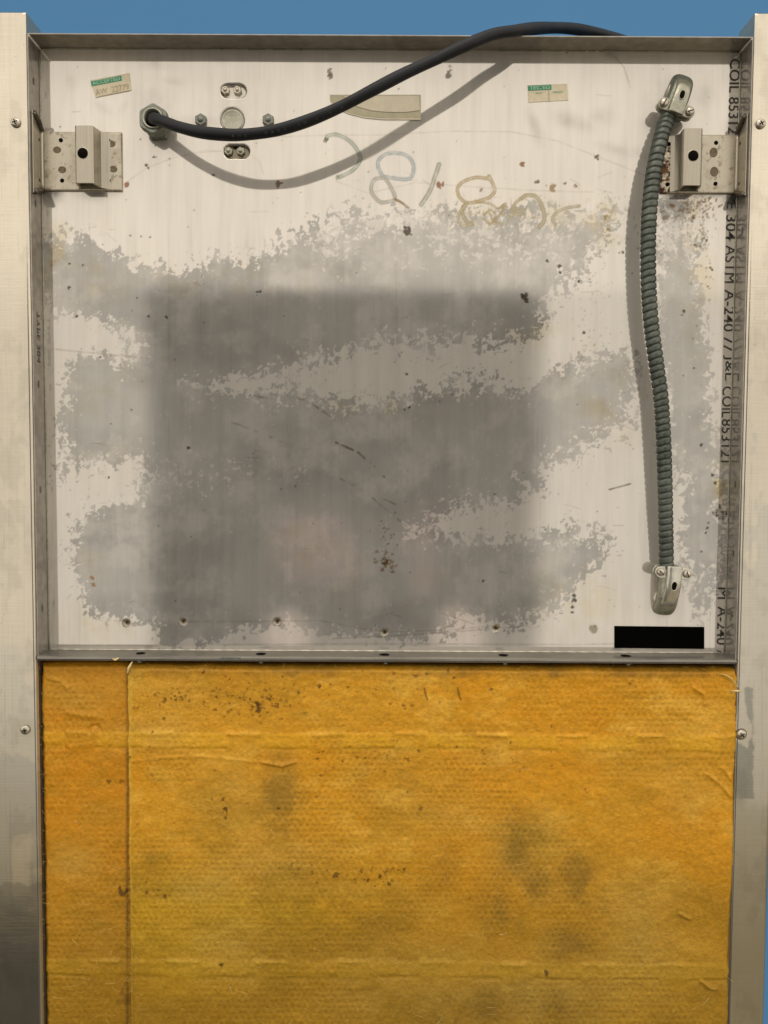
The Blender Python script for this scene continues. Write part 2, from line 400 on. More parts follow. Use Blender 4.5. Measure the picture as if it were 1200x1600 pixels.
    scr([(392,242),(405,252),(412,272)], .8, .35, (.38,.33,.25))
    scr([(430,214),(520,211),(600,211),(700,205),(800,206),(870,220),(960,255),(1010,275)], .9, .30, (.34,.3,.24))
    scr([(525,283),(575,302),(650,285),(740,292),(840,298),(930,300)], .9, .28, (.36,.32,.26))
    scr([(960,88),(975,105),(985,137)], 1.0, .45, (.32,.28,.22))
    scr([(80,545),(150,552),(232,560)], .9, .4, (.28,.24,.18))
    scr([(390,618),(418,622)], 1.2, .7, dash=5)
    scr([(450,618),(480,626),(523,655)], 1.5, .75, dash=7)
    scr([(355,658),(372,663),(440,690)], 1.2, .5, dash=6)
    scr([(522,690),(560,707),(607,751)], 1.6, .85, dash=6)
    scr([(532,748),(570,768),(620,810),(652,836)], 1.1, .6, dash=4)
    scr([(600,780),(618,788)], 1.2, .8)
    scr([(952,765),(985,756)], 1.2, .8)
    scr([(285,972),(500,970),(600,988),(700,984),(770,978)], .9, .28)
    scr([(520,998),(620,993),(700,988),(820,978)], 1.0, .35)
    scr([(90,1009),(300,1008),(560,1006),(900,1007),(960,1006)], .9, .3)
    scr([(690,958),(740,975)], 1.0, .3)
    for k in range(46):
        x = random.uniform(90, 1000); y = random.choice((random.uniform(380, 980), random.uniform(95, 400)))
        L_ = random.uniform(8, 30); a = random.gauss(0.1, .35)
        scr([(x, y), (x+L_*.5*math.cos(a), y+L_*.5*math.sin(a)+random.uniform(-1.5, 1.5)), (x+L_*math.cos(a), y+L_*math.sin(a))], .5, random.uniform(.15, .4))
    # specks
    def spk(x, y, r, dark=.9, col=(.05, .035, .02), sq=1.):
        nonlocal C
        rr = np.hypot(U-x, (V-y)*sq) + 1.4*r*(vn(U, V, max(r*.8, 2), int(x) % 40)-.5)
        C = mixc(C, col, dark*st(r+.8, r-.6, rr))
    for x, y, r in ((635,361,5.5),(641,366,2),(818,463,5),(822,470,3.5),(816,461,3),(912,519,2.5),(904,440,2),(874,416,3),(875,425,2.5),(855,408,2),(603,880,5),(896,938,3.5),(895,948,2.5),(897,930,2.5),(894,956,2),(930,978,1.5),(120,494,2.2),(174,662,1.8),(294,700,2.5),(260,496,2),(232,494,1.8),(402,456,2),(407,455,1.6),(205,640,1.6),(170,746,1.4),(755,908,2),(818,738,1.8),(1096,695,2.2),(1113,742,2.8),(1118,755,2.5),(1068,486,3),(1066,492,1.6),(1107,817,1.6),(1105,825,2.2),(1103,832,1.6),(1096,862,1.4),(1060,862,1.2),(1085,575,1.4),(1110,418,2.2),(1113,422,1.8),(1104,376,1.8),(1106,447,1.3),(1086,383,2.2),(973,394,2),(968,395,1.6),(635,585,2),(632,640,1.4),(640,636,2),(102,218,1.4),(94,198,.9),(109,412,1.8),(129,414,1.6),(108,449,2.4),(204,368,1.4),(220,370,1.4),(235,371,1.3),(886,82,1),(240,245,1.8),(229,258,2),(232,263,1.6),(265,248,1.2),(243,228,1.2),(334,273,2),(265,258,1.3),(219,218,1),(197,312,1)):
        spk(x, y, r, .85)
    for k in range(150):
        y = 100+900*random.random(); spk(random.uniform(75, 1130), y, random.uniform(.5, 1.25), random.uniform(.35, .8))
    for k in range(60): spk(random.gauss(930, 25), random.gauss(490, 45), random.uniform(.8, 1.9), .35, (.3, .27, .2))
    for k in range(40): spk(random.gauss(1100, 14), random.gauss(400, 60), random.uniform(.8, 2.0), .5, (.22, .17, .1))
    for k in range(70): spk(random.gauss(1085, 22), random.gauss(322, 10), random.uniform(.8, 2.4), .7, (.16, .09, .04))
    for k in range(40): spk(random.gauss(1097, 8), random.gauss(350, 30), random.uniform(.8, 1.8), .7, (.26, .18, .08))
    for k in range(45): spk(random.gauss(600, 10), random.gauss(850, 22), random.uniform(.6, 2.0), .6, (.22, .14, .06))
    for k in range(30): spk(random.gauss(603, 7), random.gauss(880, 6), random.uniform(1, 2.6), .6, (.2, .11, .04))
    for k in range(20): spk(random.gauss(1125, 6), random.gauss(798, 8), random.uniform(1, 3.2), .7, (.08, .055, .03))
    for x, y, r, cc in ((199,288,4.5,(.24,.09,.03)),(435,288,5,(.22,.12,.06)),(686,288,5,(.24,.10,.05)),(861,294,6,(.30,.19,.09)),(816,257,3.5,(.2,.09,.03)),(900,291,3.5,(.2,.1,.04)),(931,246,4.5,(.12,.07,.04)),(839,284,3.5,(.14,.11,.08)),(883,287,2,(.07,.05,.04)),(752,297,2.5,(.3,.22,.15)),(945,340,4,(.3,.22,.1)),(950,358,4,(.3,.22,.1)),(144,903,3,(.3,.16,.06)),(146,913,3,(.3,.16,.06)),(516,114,5,(.20,.17,.13)),(516,119,4,(.16,.13,.1)),(701,112,4.5,(.15,.13,.1)),(700,118,4,(.12,.10,.08)),(703,104,2,(.3,.28,.22)),(603,107,1,(.3,.28,.22)),(1040,340,5,(.2,.16,.12)),(1036,330,3,(.2,.16,.12))):
        spk(x, y, r, .85, cc)
    for x, y in ((198,973),(286,971),(433,971),(601,988),(775,982),(927,983)):
        rr = np.hypot(U-x, V-y)
        C = mixc(C, (.24, .20, .13), .75*st(8.5, 5, rr+3*(vn(U, V, 3, 5)-.5)))
        if x < 900: C = mixc(C, (.05, .035, .02), .9*st(4.2, 2.0, rr+1.5*(vn(U, V, 2, 7)-.5)))
    # dark surround round slots, gland
    # grease pencil strokes
    def stroke(pts, w_, col=(.34, .31, .24), core=.25, amt=1.25):
        nonlocal C
        q = spline([(a, b, 0) for a, b in pts], 6)[:, :2]
        d = dline(U, V, q.tolist())
        f = np.clip(amt*st(w_+.8, w_-.8, d)*(.45+.7*vn(U, V, 6, 8)), 0, .95)
        hue = np.array(col)
        C = mixc(C, hue, np.clip(f, 0, 1))
        C = mixc(C, (.66, .64, .57), np.clip(core*2*st(w_*.55, 0, d), 0, 1))
    stroke([(510,217),(513,212),(528,211),(548,222),(561,240),(562,252),(550,267),(530,277)], 3.2, (.30,.33,.28))
    spk(510, 219, 4, .7, (.12, .1, .08)); spk(527, 277, 3.5, .6, (.2, .19, .1))
    stroke([(600,278),(591,262),(592,250),(603,241),(620,239),(638,245),(646,258),(645,272),(637,280),(620,279),(600,276)], 3, (.34,.37,.38))
    stroke([(600,278),(586,280),(580,292),(583,305),(595,316),(608,315),(617,311),(613,297),(603,280)], 3, (.36,.34,.30))
    stroke([(617,311),(628,317),(638,325)], 1.8, (.25,.18,.1), 0)
    stroke([(686,257),(680,275),(672,298),(658,320)], 3.6, (.33,.33,.27))
    stroke([(765,280),(755,278),(740,278),(722,285),(715,295),(718,308),(730,317),(745,315),(765,308),(773,297),(768,283),(764,275)], 2.8, (.40,.31,.18))
    stroke([(730,317),(722,328),(727,344),(738,350)], 3, (.34,.28,.17), .2, 1.1)
    stroke([(815,310),(825,305),(838,308),(848,325),(850,345),(842,355)], 3.2, (.36,.31,.20), .2)
    stroke([(820,305),(805,318),(800,332),(815,335)], 2.4, (.36,.30,.18), .2, 1.1)
    stroke([(905,322),(885,325),(870,332),(863,342),(868,352)], 2.6, (.36,.32,.22), .2, 1.0)
    stroke([(745,316),(765,318),(778,326),(790,318),(782,335),(770,345),(785,350)], 2, (.34,.27,.15), .1, 1.0)
    stroke([(757,335),(768,328),(776,340),(766,350),(756,342)], 1.8, (.34,.27,.15), .1, .9)
    stroke([(738,350),(722,352),(716,336),(730,318)], 2.6, (.38,.32,.20), .2, 1.0)
    stroke([(940,350),(950,345),(960,322)], 2.2, (.40,.32,.16), .0, .6)
    for (x, y, a, b), cc, am in zip(SLOTS, ((.62,.60,.50), (.20,.17,.11)), (.5, .9)):
        d = np.hypot(np.maximum(np.abs(U-x)-(a-b), 0), V-y)
        C = mixc(C, cc, am*st(b, b-1.5, d)); C = mixc(C, (.05,.04,.03), .8*np.exp(-((d-b+.3)/.9)**2)*(.35+.65*st(y+3, y-6, V)))
    C = mixc(C, (.01,.008,.006), st(6, 3, np.abs(U-367))*st(233, 230, V)*st(226, 228, V))
    d = np.hypot(U-363, V-188); C = mixc(C, (.10,.09,.07), .7*np.exp(-((d-17.3)/1.3)**2)*(.4+.6*st(195, 180, V)))
    # squiggles of lifted dirt near the upper border
    sq = st(.86, .93, ridge(U, V, 17, 2, 52)) * np.exp(-((U-790)/80)**2-((V-332)/22)**2)
    C = mixc(C, (.40, .34, .22), np.clip(sq*.9, 0, 1))
    return C
SLOTS = [(365,142,20,10.5),(370,237,20,10.5)]
def panel_height(U, V, ed):
    h = np.zeros(U.shape)
    for x, y, a, b in SLOTS:
        d = np.hypot(np.maximum(np.abs(U-x)-(a-b), 0), V-y)
        h -= .0035*st(b+.8, b-1.2, d)
    d = np.hypot(U-363, V-188)
    h -= .0016*np.exp(-((d-17.5)/1.6)**2)
    for x, y in ((198,973),(286,971),(433,971),(601,988),(775,982)):
        h -= .0015*st(6, 2.5, np.hypot(U-x, V-y))
    h += .00035*(fbm(U, V, 260, 2, 3)-.5)
    return h
panel = grid_sheet('back_panel', XL, XR, ZB-.001, ZT, DP, .00082, M_panel, cab, paint_panel, panel_height)
panel['label'] = 'stained recessed steel sheet with grey film and rust specks'

# --- tray walls
def wall_plate(name, a, b, mat=M_wall, bv=.0004): return box(name, a, b, mat, cab, bv)
T = .0012
wall_plate('top_wall', (XL-T, 0.0005, ZT), (XR+T, DP+.002, ZT+T))
wall_plate('side_wall', (XL-T, 0.0006, ZB-.004), (XL, DP+.002, ZT-.0002))
wall_plate('side_wall', (XR, 0.0006, ZB-.004), (XR+T, DP+.002, ZT-.0002))
# mitre highlights painted near-white along the folded hems at the upper corners
for sx in (-1, 1):
    x = XL if sx < 0 else XR
    p = np.array([(x, .0008, ZT-.0002), (x - sx*.0007, DP-.0005, ZT-.0009)])
    p, _ = resample(p, .004)
    tube('corner_highlight', p, lambda i, a: .0009+0*i, M_bright, cab, 8)
# corner welds along the panel edges
for x in (XL+.0004, XR-.0004):
    p, _ = resample(np.array([(x, DP-.0003, ZB), (x, DP-.0003, ZT)]), .01)
    tube('edge_seam', p, lambda i, a: .0006+0*i, M_zinc, cab, 6)
p, _ = resample(np.array([(XL, DP-.0002, ZT-.0003), (XR, DP-.0002, ZT-.0003)]), .01)
tube('edge_seam', p, lambda i, a: .0005+0*i, M_zinc, cab, 6)
# bottom lip: shelf, then folded hem hanging in front
lp = [(DP+.001, ZB+.0001), (.0005, ZB+.0001), (-.0015, ZB-.0008), (-.0018, ZB-.0024), (-.001, ZB-.0038), (.0004, ZB-.0044), (.0014, ZB-.0040), (.0008, ZB-.0026), (.0016, ZB-.0012), (DP+.001, ZB-.0012)]
prism('bottom_lip', lp, lambda a, b, k: (XL-.0005 if k == 0 else XR+.0005, a, b), M_lip, cab, .0002)
for u in (220, 408, 601, 786, 977):
    q = P(u, 1021, 0.010)
    n = 20; vs_ = []
    rw = .0042*random.uniform(.85, 1.1)
    for i in range(n):
        a = 2*math.pi*i/n; vs_.append((q.x+rw*math.cos(a)*(1+.12*math.sin(3*a+u)), .009+.0040*math.sin(a), ZB+.0005))
    mesh('lip_hole', vs_, [tuple(range(n))], M_black, cab)
    lathe('hanging_rivet', [(.0016, 0), (.0021, .0012), (.0017, .0022)], (q.x+.0008, .004, ZB-.0048), M_gland, cab, 12, Vector((0, -.3, -1)))
p, _ = resample(np.array([(XL, DP-.0004, ZB+.0004), (XR, DP-.0004, ZB+.0004)]), .003)
tube('edge_seam', p, lambda i, a: .0005*(1+.5*np.sin(i*1.7))+0*a, M_zincb, cab, 6)
p, _ = resample(np.array([(XL, -.0019, ZB-.0034), (XR, -.0019, ZB-.0034)]), .003)
tube('hem_seam', p, lambda i, a: .00035*(1+.4*np.sin(i*2.3+a))+0*a, M_dark, cab, 6)
# small notch plate in the hem
box('hem_notch', (P(346, 1025).x, -.0022, ZB-.0030), (P(376, 1025).x, -.0012, ZB-.0002), M_gland, cab, .0003)

# --- side rails (front faces, brushed)
def paint_rail(side):
    def f(U, V):
        C = np.array([.655, .595, .485])[None, None, :]*np.ones(U.shape+(1,))
        C = C*(1+.05*(fbm(U, V, 60, 4, 17, 160)-.5)*2)[..., None]
        C = C*(1+.07*(vn(U, V, 1.6, 18, 150)-.5))[..., None]
        n = fbm(U, V, 34, 4, 21+side, 60)
        g = np.array([.45, .44, .40])
        if side == 0:
            m1 = st(-3, 3, sdf(U, V, [(-60,1215),(60,1160),(60,1420),(-60,1440)])*.5+60*(n-.55))
            m2 = st(-3, 3, np.minimum(V-985, 1260-V)*.25+70*(n-.56))*.5
            m3 = st(-2, 2, sdf(U, V, [(22,1310),(50,1300),(44,1395),(20,1400)])+14*(n-.5))
            C = mixc(C, g, .55*m1*(1-.9*m3)); C = mixc(C, g*1.15, .55*m2)
            C = mixc(C, (.30,.26,.2), .25*np.exp(-((U-41)/16)**2-((V-1140)/18)**2))
            C = mixc(C, (.35,.33,.28), .2*st(.55,.7,fbm(U,V,18,4,40))*np.exp(-((V-1100)/120)**2))
            lowf = st(-3, 3, V-1385+40*(n-.5)); C = mixc(C, (.34,.32,.26), .6*lowf)  # low end darkened: dark floor reflection painted into the steel
        else:
            s = sdf(U, V, [(1163,1075),(1178,1072),(1177,1160),(1180,1250),(1143,1250),(1142,1140),(1150,1160),(1168,1168),(1176,1140),(1165,1110)])
            s = s - 3*(fbm(U, V, 24, 3, 77)-.3)
            s = np.maximum(s, sdf(U, V, [(1146,1075),(1156,1075),(1150,1130),(1143,1130)]))
            m1 = st(-1, 1.5, s+6*(fbm(U, V, 8, 3, 7)-.5))
            C = mixc(C, (.25,.25,.21), .85*m1)
            m2 = st(-3, 3, np.minimum(V-600, 1e9)*.1+80*(n-.68))*.35
            C = mixc(C, g, m2)
            lowf = st(-10, 10, V-1250+50*(n-.5)); C = mixc(C, (.45,.42,.33), .55*lowf)  # low end dulled: dimmer reflection painted into the steel
        sm = st(.52, .66, fbm(U, V, 46, 5, 72, 70, g=.6)); C = C*(1-.10*sm)[..., None]
        sc_ = st(.80, .93, vn(U, V, 1.6, 74, 260)); C = C*(1-.10*sc_)[..., None]
        for k in range(22):
            x = random.uniform(0, 50) if side == 0 else random.uniform(1145, 1200); y = random.uniform(30, 1590)
            C = mixc(C, (.3,.26,.2), .35*st(1.8, .6, np.hypot(U-x, V-y)))
        return C
    return f
def rail_h(U, V, ed):
    return -.0012*st(.0022, 0, ed)**2 + .0002*(fbm(U, V, 200, 2, 8, 400)-.5)
ZR0 = P(600, 1760).z
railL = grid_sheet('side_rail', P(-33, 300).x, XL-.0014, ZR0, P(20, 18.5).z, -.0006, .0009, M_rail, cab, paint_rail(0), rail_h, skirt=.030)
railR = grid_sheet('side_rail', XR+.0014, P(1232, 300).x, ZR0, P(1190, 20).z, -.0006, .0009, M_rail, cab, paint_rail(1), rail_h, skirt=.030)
# outer shell behind
box('side_shell', (P(-33,300).x+.003, .030, ZR0), (XL-.004, .40, P(20, 60).z-.004), M_wall, cab, .001)
box('side_shell', (XR+.004, .030, ZR0), (P(1232,300).x-.003, .40, P(20, 60).z-.004), M_wall, cab, .001)
box('inner_cavity', (XL-.003, .0285, ZR0), (XR+.003, .40, ZT-.003), M_cavity, cab)
for x in (XL-.0012, XR+.0002):
    box('rail_return', (x, .0035, ZR0), (x+.001, .0284, ZB-.0045), M_dark, cab)  # return coloured dark to paint in the shade of the gap

# --- screws in the rails
def screw(u, v, rot):
    c0 = P(u, v, -.0006)
    s_ = lathe('screw', [(.0040, .0004), (.0041, .0010), (.0036, .0019), (.0022, .0026), (.0008, .0028)], c0, M_nut, cab, 28)
    L_ = .0021; w_ = .00045; h = -.0006-.00285
    vs_, fs = [], []
    for k in range(2):
        a = rot + k*math.pi/2; ux, uz = math.cos(a), math.sin(a); b = len(vs_)
        for sx, sz in ((-1,-1),(1,-1),(1,1),(-1,1)):
            vs_.append((c0.x+ux*L_*sx-uz*w_*sz, h-.00005*k, c0.z+uz*L_*sx+ux*w_*sz))
        fs.append((b, b+1, b+2, b+3))
    mesh('cross_recess', vs_, fs, M_black, s_)
    rg = lathe('grime_ring', [(.0052, .0), (.0050, .00008)], c0 + Vector((0, .0001, 0)), M_spot, s_, 24)
for u, v, r in ((25, 192, .3), (1188, 194, .5), (40, 1140, .1), (1158, 1147, .6)): screw(u, v, r)

# --- mounting brackets
def paint_bracket(rusty):
    def f(U, V):
        C = np.array([.52, .475, .385])[None, None, :]*np.ones(U.shape+(1,))
        C = mixc(C, (.36, .31, .23), .55*st(.48, .72, fbm(U, V, 22, 5, 31, g=.65)))
        C = mixc(C, (.20, .16, .11), .6*st(.66, .72, fbm(U, V, 6, 3, 33)))
        if rusty:
            r = st(1064, 1058, U)*st(222, 236, V)
            n = fbm(U, V, 9, 4, 37, g=.8)
            C = mixc(C, (.12, .065, .032), r*st(.42, .52, n)); C = mixc(C, (.66, .58, .46), r*st(.56, .64, fbm(U, V, 7, 3, 39)))
            C = mixc(C, (.05, .03, .02), r*st(.58, .64, fbm(U, V, 6, 3, 45)))
        return C
    return f
def bracket(side):
    if side == 0:
        x0, x1 = XL+.0002, P(190, 250, DP-.002).x; ztop, zbot = P(130, 206, DP-.002).z, P(130, 298, DP-.002).z
    else:
        x0, x1 = P(1033, 250, DP-.002).x, XR-.0002; ztop, zbot = P(1110, 210.5, DP-.002).z, P(1110, 302, DP-.002).z
    plate = grid_sheet('mounting_bracket', x0, x1, zbot, ztop, DP-.0022, .0008, M_brk, cab, paint_bracket(side == 1), lambda U, V, ed: -.0005*st(.0008, 0, ed), skirt=.0021)
    plate['label'] = 'left bracket plate with raised hat channel' if side == 0 else 'right bracket plate with rust on its inner foot'
    # hat channel: an open bent strip, 1.8 mm thick
    H = .0175; YF = DP - H
    if side == 0: fx0, fx1 = P(117, 240, YF).x, P(145.5, 240, YF).x; b0, b1 = fx0-.0015, P(166, 240, DP-.002).x
    else: fx0, fx1 = P(1069, 240, YF).x, P(1097.5, 240, YF).x; b0, b1 = P(1055, 240, DP-.002).x, fx1+.0015
    yb = DP-.0022
    outer = [(b0-.004, yb-.0001), (b0-.001, yb-.0008), (b0+.0002 if side==0 else b0+.002, yb-.004), (fx0-.0006, YF+.0035), (fx0, YF+.001), (fx0+.0012, YF)]
    outer += [(fx1-.0012, YF), (fx1, YF+.001), (fx1+.0006, YF+.0035), (b1-.003 if side==0 else b1-.0002, yb-.004), (b1+.001, yb-.0008), (b1+.004, yb-.0001)]
    cen = ((fx0+fx1)/2)
    inner = []
    for x, y in outer:
        k = 1 if y < yb-.001 else 0
        inner.append((x + (.0016 if x < cen else -.0016)*k, min(y+.0016*k, yb+.0)))
    inner = [(x, y if y < yb-.0004 else yb+.0002) for x, y in inner]
    poly = outer + inner[::-1]
    n = len(outer)
    vs_, fs = [], []
    for z in (zbot+.0012, ztop-.0012):
        vs_ += [(x, y, z) for x, y in poly]
    m_ = len(poly)
    for i in range(m_): fs.append((i, (i+1) % m_, m_+(i+1) % m_, m_+i))
    for i in range(n-1):
        fs.append((i, i+1, m_-2-i, m_-1-i)[::-1]); fs.append((m_+i, m_+i+1, 2*m_-2-i, 2*m_-1-i))
    hat = mesh('hat_channel', vs_, fs, M_hat, plate); bevel(hat, .0003, 2)
    hc = P(129, 239, YF-.0003) if side == 0 else P(1083.5, 243, YF-.0003)
    lathe('bolt_hole', [(.0044, -.0002), (.0043, .0000)], hc, M_black, hat, 28)
    lathe('bolt_hole_rim', [(.0050, -.00025), (.0048, -.0001)], hc+Vector((0, .0001, 0)), M_hat, hat, 28)
    yy = DP-.00235
    if side == 0: ov = ((89,234),(97,265),(174,224.5),(177,264)); hl = ((95,219),(97,282),(169,219),(170,282))
    else: ov = ((1115,238),(1116,268)); hl = ((1119,223),(1118,287),(1045,225),(1043,288))
    for k, (u, v) in enumerate(ov):
        lathe('weld_spot', [(.0034, 0), (.0033, .0002), (.0028, .00005)], P(u, v, yy), M_spot, plate, 20, squash=.82 if side == 0 else 1.2, ang=.4*k)
    for u, v in hl: lathe('rivet_hole', [(.0018, 0), (.0017, .0002)], P(u, v, yy), M_black, plate, 16)
    # tab folded on to the side wall
    s = 1 if side == 0 else -1
    xw = XL+.0002 if side == 0 else XR-.0002
    zt1, zb1 = ztop+.0105, zbot-.0075
    poly = [(.0035, zt1), (.0070, zt1-.002), (DP-.003, ztop), (DP-.003, zbot), (.0070, zb1+.002), (.0035, zb1)]
    tab = prism('side_tab', poly, lambda a, b, k: (xw + s*(0 if k == 0 else .0013), a, b), M_hat, plate, .0005)
    for (ya, za, yb_, zb_) in ((.0042, zt1-.001, DP-.003, ztop+.0003), (.0042, zb1+.001, DP-.003, zbot-.0003)):
        p, _ = resample(np.array([(xw+s*.0018, ya, za), (xw+s*.0030, (ya+yb_)/2, (za+zb_)/2), (xw+s*.0020, yb_, zb_)]), .002)
        tube('rolled_edge', p, lambda i, a: .0021+0*i, M_dark, tab, 12, ref=(s, 0, 0))
    for v in ((219), (282)):
        q = P(60, v, DP-.006)
        mesh('tab_hole', [(xw+s*.00145, DP-.007+.0010*math.cos(a), q.z+.0014*math.sin(a)) for a in np.linspace(0, 6.28, 13)[:-1]], [tuple(range(12))], M_black, tab)
    # strip of the wall fold standing bright beside the tab
    p, _ = resample(np.array([(xw+s*.0022, DP-.0032, zbot), (xw+s*.0022, DP-.0032, ztop)]), .004)
    tube('fold_radius', p, lambda i, a: .0016+0*i, M_hat, plate, 12)
bracket(0); bracket(1)
# oval slots in the left and right walls
for x, s, u, vv in ((XL, 1, 50, (127, 318, 600, 765, 950)), (XR, -1, 1160, (360, 590, 757, 865, 960))):
    for v in vv:
        q = P(u, v, .010)
        mesh('wall_slot', [(x+s*.0004, .010+.0013*math.cos(a), q.z+.0032*math.sin(a)) for a in np.linspace(0, 6.2832, 17)[:-1]], [tuple(range(16))], M_gland, cab)

# --- nuts in the slots, plug, side bolts
def nut(name, u, v, r, hh, mat=M_nut, parent=cab, base=DP, ang=0.2, n=6, stud=True):
    c0 = P(u, v, base)
    o = lathe(name, [(r, 0), (r, hh*.85), (r*.86, hh)], c0, mat, parent, n, ang=ang)
    if stud: lathe('stud', [(r*.45, hh*.5), (r*.45, hh*1.25), (r*.3, hh*1.45)], c0, mat, o, 14)
    return o
for (u, v, a, b) in SLOTS:
    for k, du in enumerate((-12.5, 6.5)):
        nut('hex_nut', u+du, v+.5, .0037, .0028, M_nut if v < 200 else M_zinc, cab, DP+.0030, .3+k*.4)
q = P(363, 188, DP)
lathe('knockout_plug', [(.0090, .0002), (.0088, .0006), (.0082, .0004), (.001, .0005)], q, M_zinc, cab, 36)['label'] = 'round grey knockout plug'
for u in (313, 418):
    o = nut('side_bolt', u+1.5, 189, .0052, .0035, M_gland, cab, DP, .5)
# cable gland
gq = P(248, 199, DP)
gl_ = lathe('cable_gland', [(.0125, 0), (.0125, .0045), (.0118, .0052)], gq, M_gland, cab, 6, ang=.1)
lathe('gland_body', [(.0110, .0045), (.0112, .0100), (.0108, .0105)], gq, M_gland, gl_, 32)
def ring(name, r0, r1, h0, h1, o, mat, parent, n=32, ang=0.):
    vs_, fs = [], []
    for r, h in ((r0, h0), (r0, h1), (r1, h1), (r1, h0-.004)):
        for i in range(n):
            a = ang+2*math.pi*i/n
            rr = r
            vs_.append((o.x+rr*math.cos(a), o.y-h, o.z+rr*math.sin(a)))
    for j in range(3):
        for i in range(n): fs.append((j*n+i, j*n+(i+1) % n, (j+1)*n+(i+1) % n, (j+1)*n+i))
    return mesh(name, vs_, fs, mat, parent, n > 8)
def hexring(name, R, r1, h0, h1, o, mat, parent, ang):
    n = 36; vs_, fs = [], []
    def hr(a):
        b = (a-ang) % (math.pi/3)-math.pi/6
        return min(R*math.cos(math.pi/6)/math.cos(b), R*.965)
    for fn, h in ((lambda a: hr(a), h0), (lambda a: hr(a), h1-.0006), (lambda a: hr(a)*.95, h1), (lambda a: r1, h1), (lambda a: r1*.96, h0)):
        for i in range(n):
            a = 2*math.pi*i/n; r = fn(a); vs_.append((o.x+r*math.cos(a), o.y-h, o.z+r*math.sin(a)))
    for j in range(4):
        for i in range(n): fs.append((j*n+i, j*n+(i+1) % n, (j+1)*n+(i+1) % n, (j+1)*n+i))
    return bevel(mesh(name, vs_, fs, mat, parent), .0003)
hexring('gland_nut', .0130, .0088, .0100, .0175, gq, M_gland, gl_, .52)
ring('gland_sleeve', .0086, .0071, .0090, .0186, gq, M_zinc, gl_)
lathe('gland_bore', [(.0071, .010), (.0070, .0105)], gq, M_black, gl_, 28)

# --- stamped and handwritten text
def text_mesh(name, s, mat, parent, cu, cv, L_px, H_px, ang, Y, bold=0.0, mirror=False):
    cu_ = bpy.data.curves.new(name, 'FONT'); cu_.body = s; cu_.align_x = 'CENTER'; cu_.align_y = 'CENTER'; cu_.offset = bold
    tmp = bpy.data.objects.new(name, cu_); COL.objects.link(tmp)
    bpy.context.view_layer.update()
    me = bpy.data.meshes.new_from_object(tmp.evaluated_get(bpy.context.evaluated_depsgraph_get()))
    bpy.data.objects.remove(tmp)
    n = len(me.vertices); co = np.empty(n*3, np.float32); me.vertices.foreach_get('co', co); co = co.reshape(-1, 3)
    lo_, hi = co.min(0), co.max(0); c_ = (lo_+hi)/2
    sc_ = (Y+D0)/F
    X = (co[:, 0]-c_[0])/(hi[0]-lo_[0])*L_px*sc_; Z = (co[:, 1]-c_[1])/(hi[1]-lo_[1])*H_px*sc_
    ca, sa = math.cos(ang), math.sin(ang)
    q = P(cu, cv, Y)
    out = np.stack([q.x + X*ca - Z*sa, np.full(n, Y), q.z + X*sa + Z*ca], 1)
    me.vertices.foreach_set('co', out.astype(np.float32).ravel()); me.update()
    me.materials.clear(); me.materials.append(mat)
    return lnk(bpy.data.objects.new(name, me), parent)
YT = DP-.0004
def xcol(v): return 1148.3 - (v-100)*.0228
for s, v0, v1, mt in (('COIL 85312', 95, 206, M_ink), ('TYPE 304', 268, 373, M_ink), ('ASTM', 384, 441, M_ink), ('A-240', 453, 517, M_ink), ('77', 526, 549, M_ink), ('J&L', 555, 594, M_ink), ('COIL', 604, 652, M_ink), ('853121', 655, 722, M_ink), ('M', 918, 936, M_ink), ('A-240', 947, 1008, M_ink), ('7', 1016, 1028, M_ink)):
    vm_ = (v0+v1)/2
    text_mesh('printed_text', s, mt, cab, xcol(vm_), min(vm_, 1019), min(v1, 1024)-v0 if v1 > 1010 else v1-v0, 15.5, -math.pi/2-.003, YT, .0 if 'M' in s else .004)
# worn-away ghost lettering between
for s, v0, v1 in (('H W', 762, 792), ('TYPE 304 AS', 800, 905)):
    text_mesh('worn_text', s, M_inkf, cab, xcol((v0+v1)/2)+2, (v0+v1)/2, v1-v0, 14, -math.pi/2, YT)
# faint lettering on the left wall
def wall_text(s, v0, v1):
    o = text_mesh('wall_text', s, M_ink, cab, 600, (v0+v1)/2, v1-v0, 10, 0, YT)
    me = o.data
    for vert in me.vertices:
        x, y, z = vert.co; q = P(600, (v0+v1)/2, YT)
        vert.co = (XL+.0004, .011-(z-q.z), q.z-(x-q.x))
wall_text('TYPE 304', 495, 572)

def quad(name, pts, Y, mat, parent, th_=.0003):
    n = len(pts); v = [P(a, b, Y) for a, b in pts] + [P(a, b, Y)+Vector((0, th_, 0)) for a, b in pts]
    f = [tuple(range(n))] + [(i, (i+1) % n, n+(i+1) % n, n+i) for i in range(n)]
    return mesh(name, v, f, mat, parent)
# ACCEPTED sticker
st1 = quad('sticker', [(141,125.5),(202,114),(205.5,141),(149,152.5)], DP-.0004, M_paper, cab); st1['label'] = 'tilted sticker headed ACCEPTED with a handwritten number'
quad('green_bar', [(141.5,127.3),(189,118),(190.5,125.5),(143,134.6)], DP-.0007, M_green, st1)
text_mesh('green_bar_text', 'ACCEPTED', M_lgreen, st1, 166, 126.3, 43, 5.2, math.radians(11), DP-.0009, .01)
text_mesh('handwritten_number', 'AW  22779', M_pencil, st1, 175, 139.5, 52, 8.5, math.radians(10.5), DP-.0008)
quad('rule_line', [(153,150.2),(203,140.6),(203.1,141.1),(153.1,150.7)], DP-.0008, M_pencil, st1, .0001)
st2 = quad('sticker', [(824.5,133),(886,131),(888,156.5),(826,160)], DP-.0004, M_paper, cab); st2['label'] = 'square-set sticker headed TESTED'
quad('green_bar', [(825,133.8),(861.5,132),(861.8,139.8),(825.4,141.6)], DP-.0007, M_green, st2)
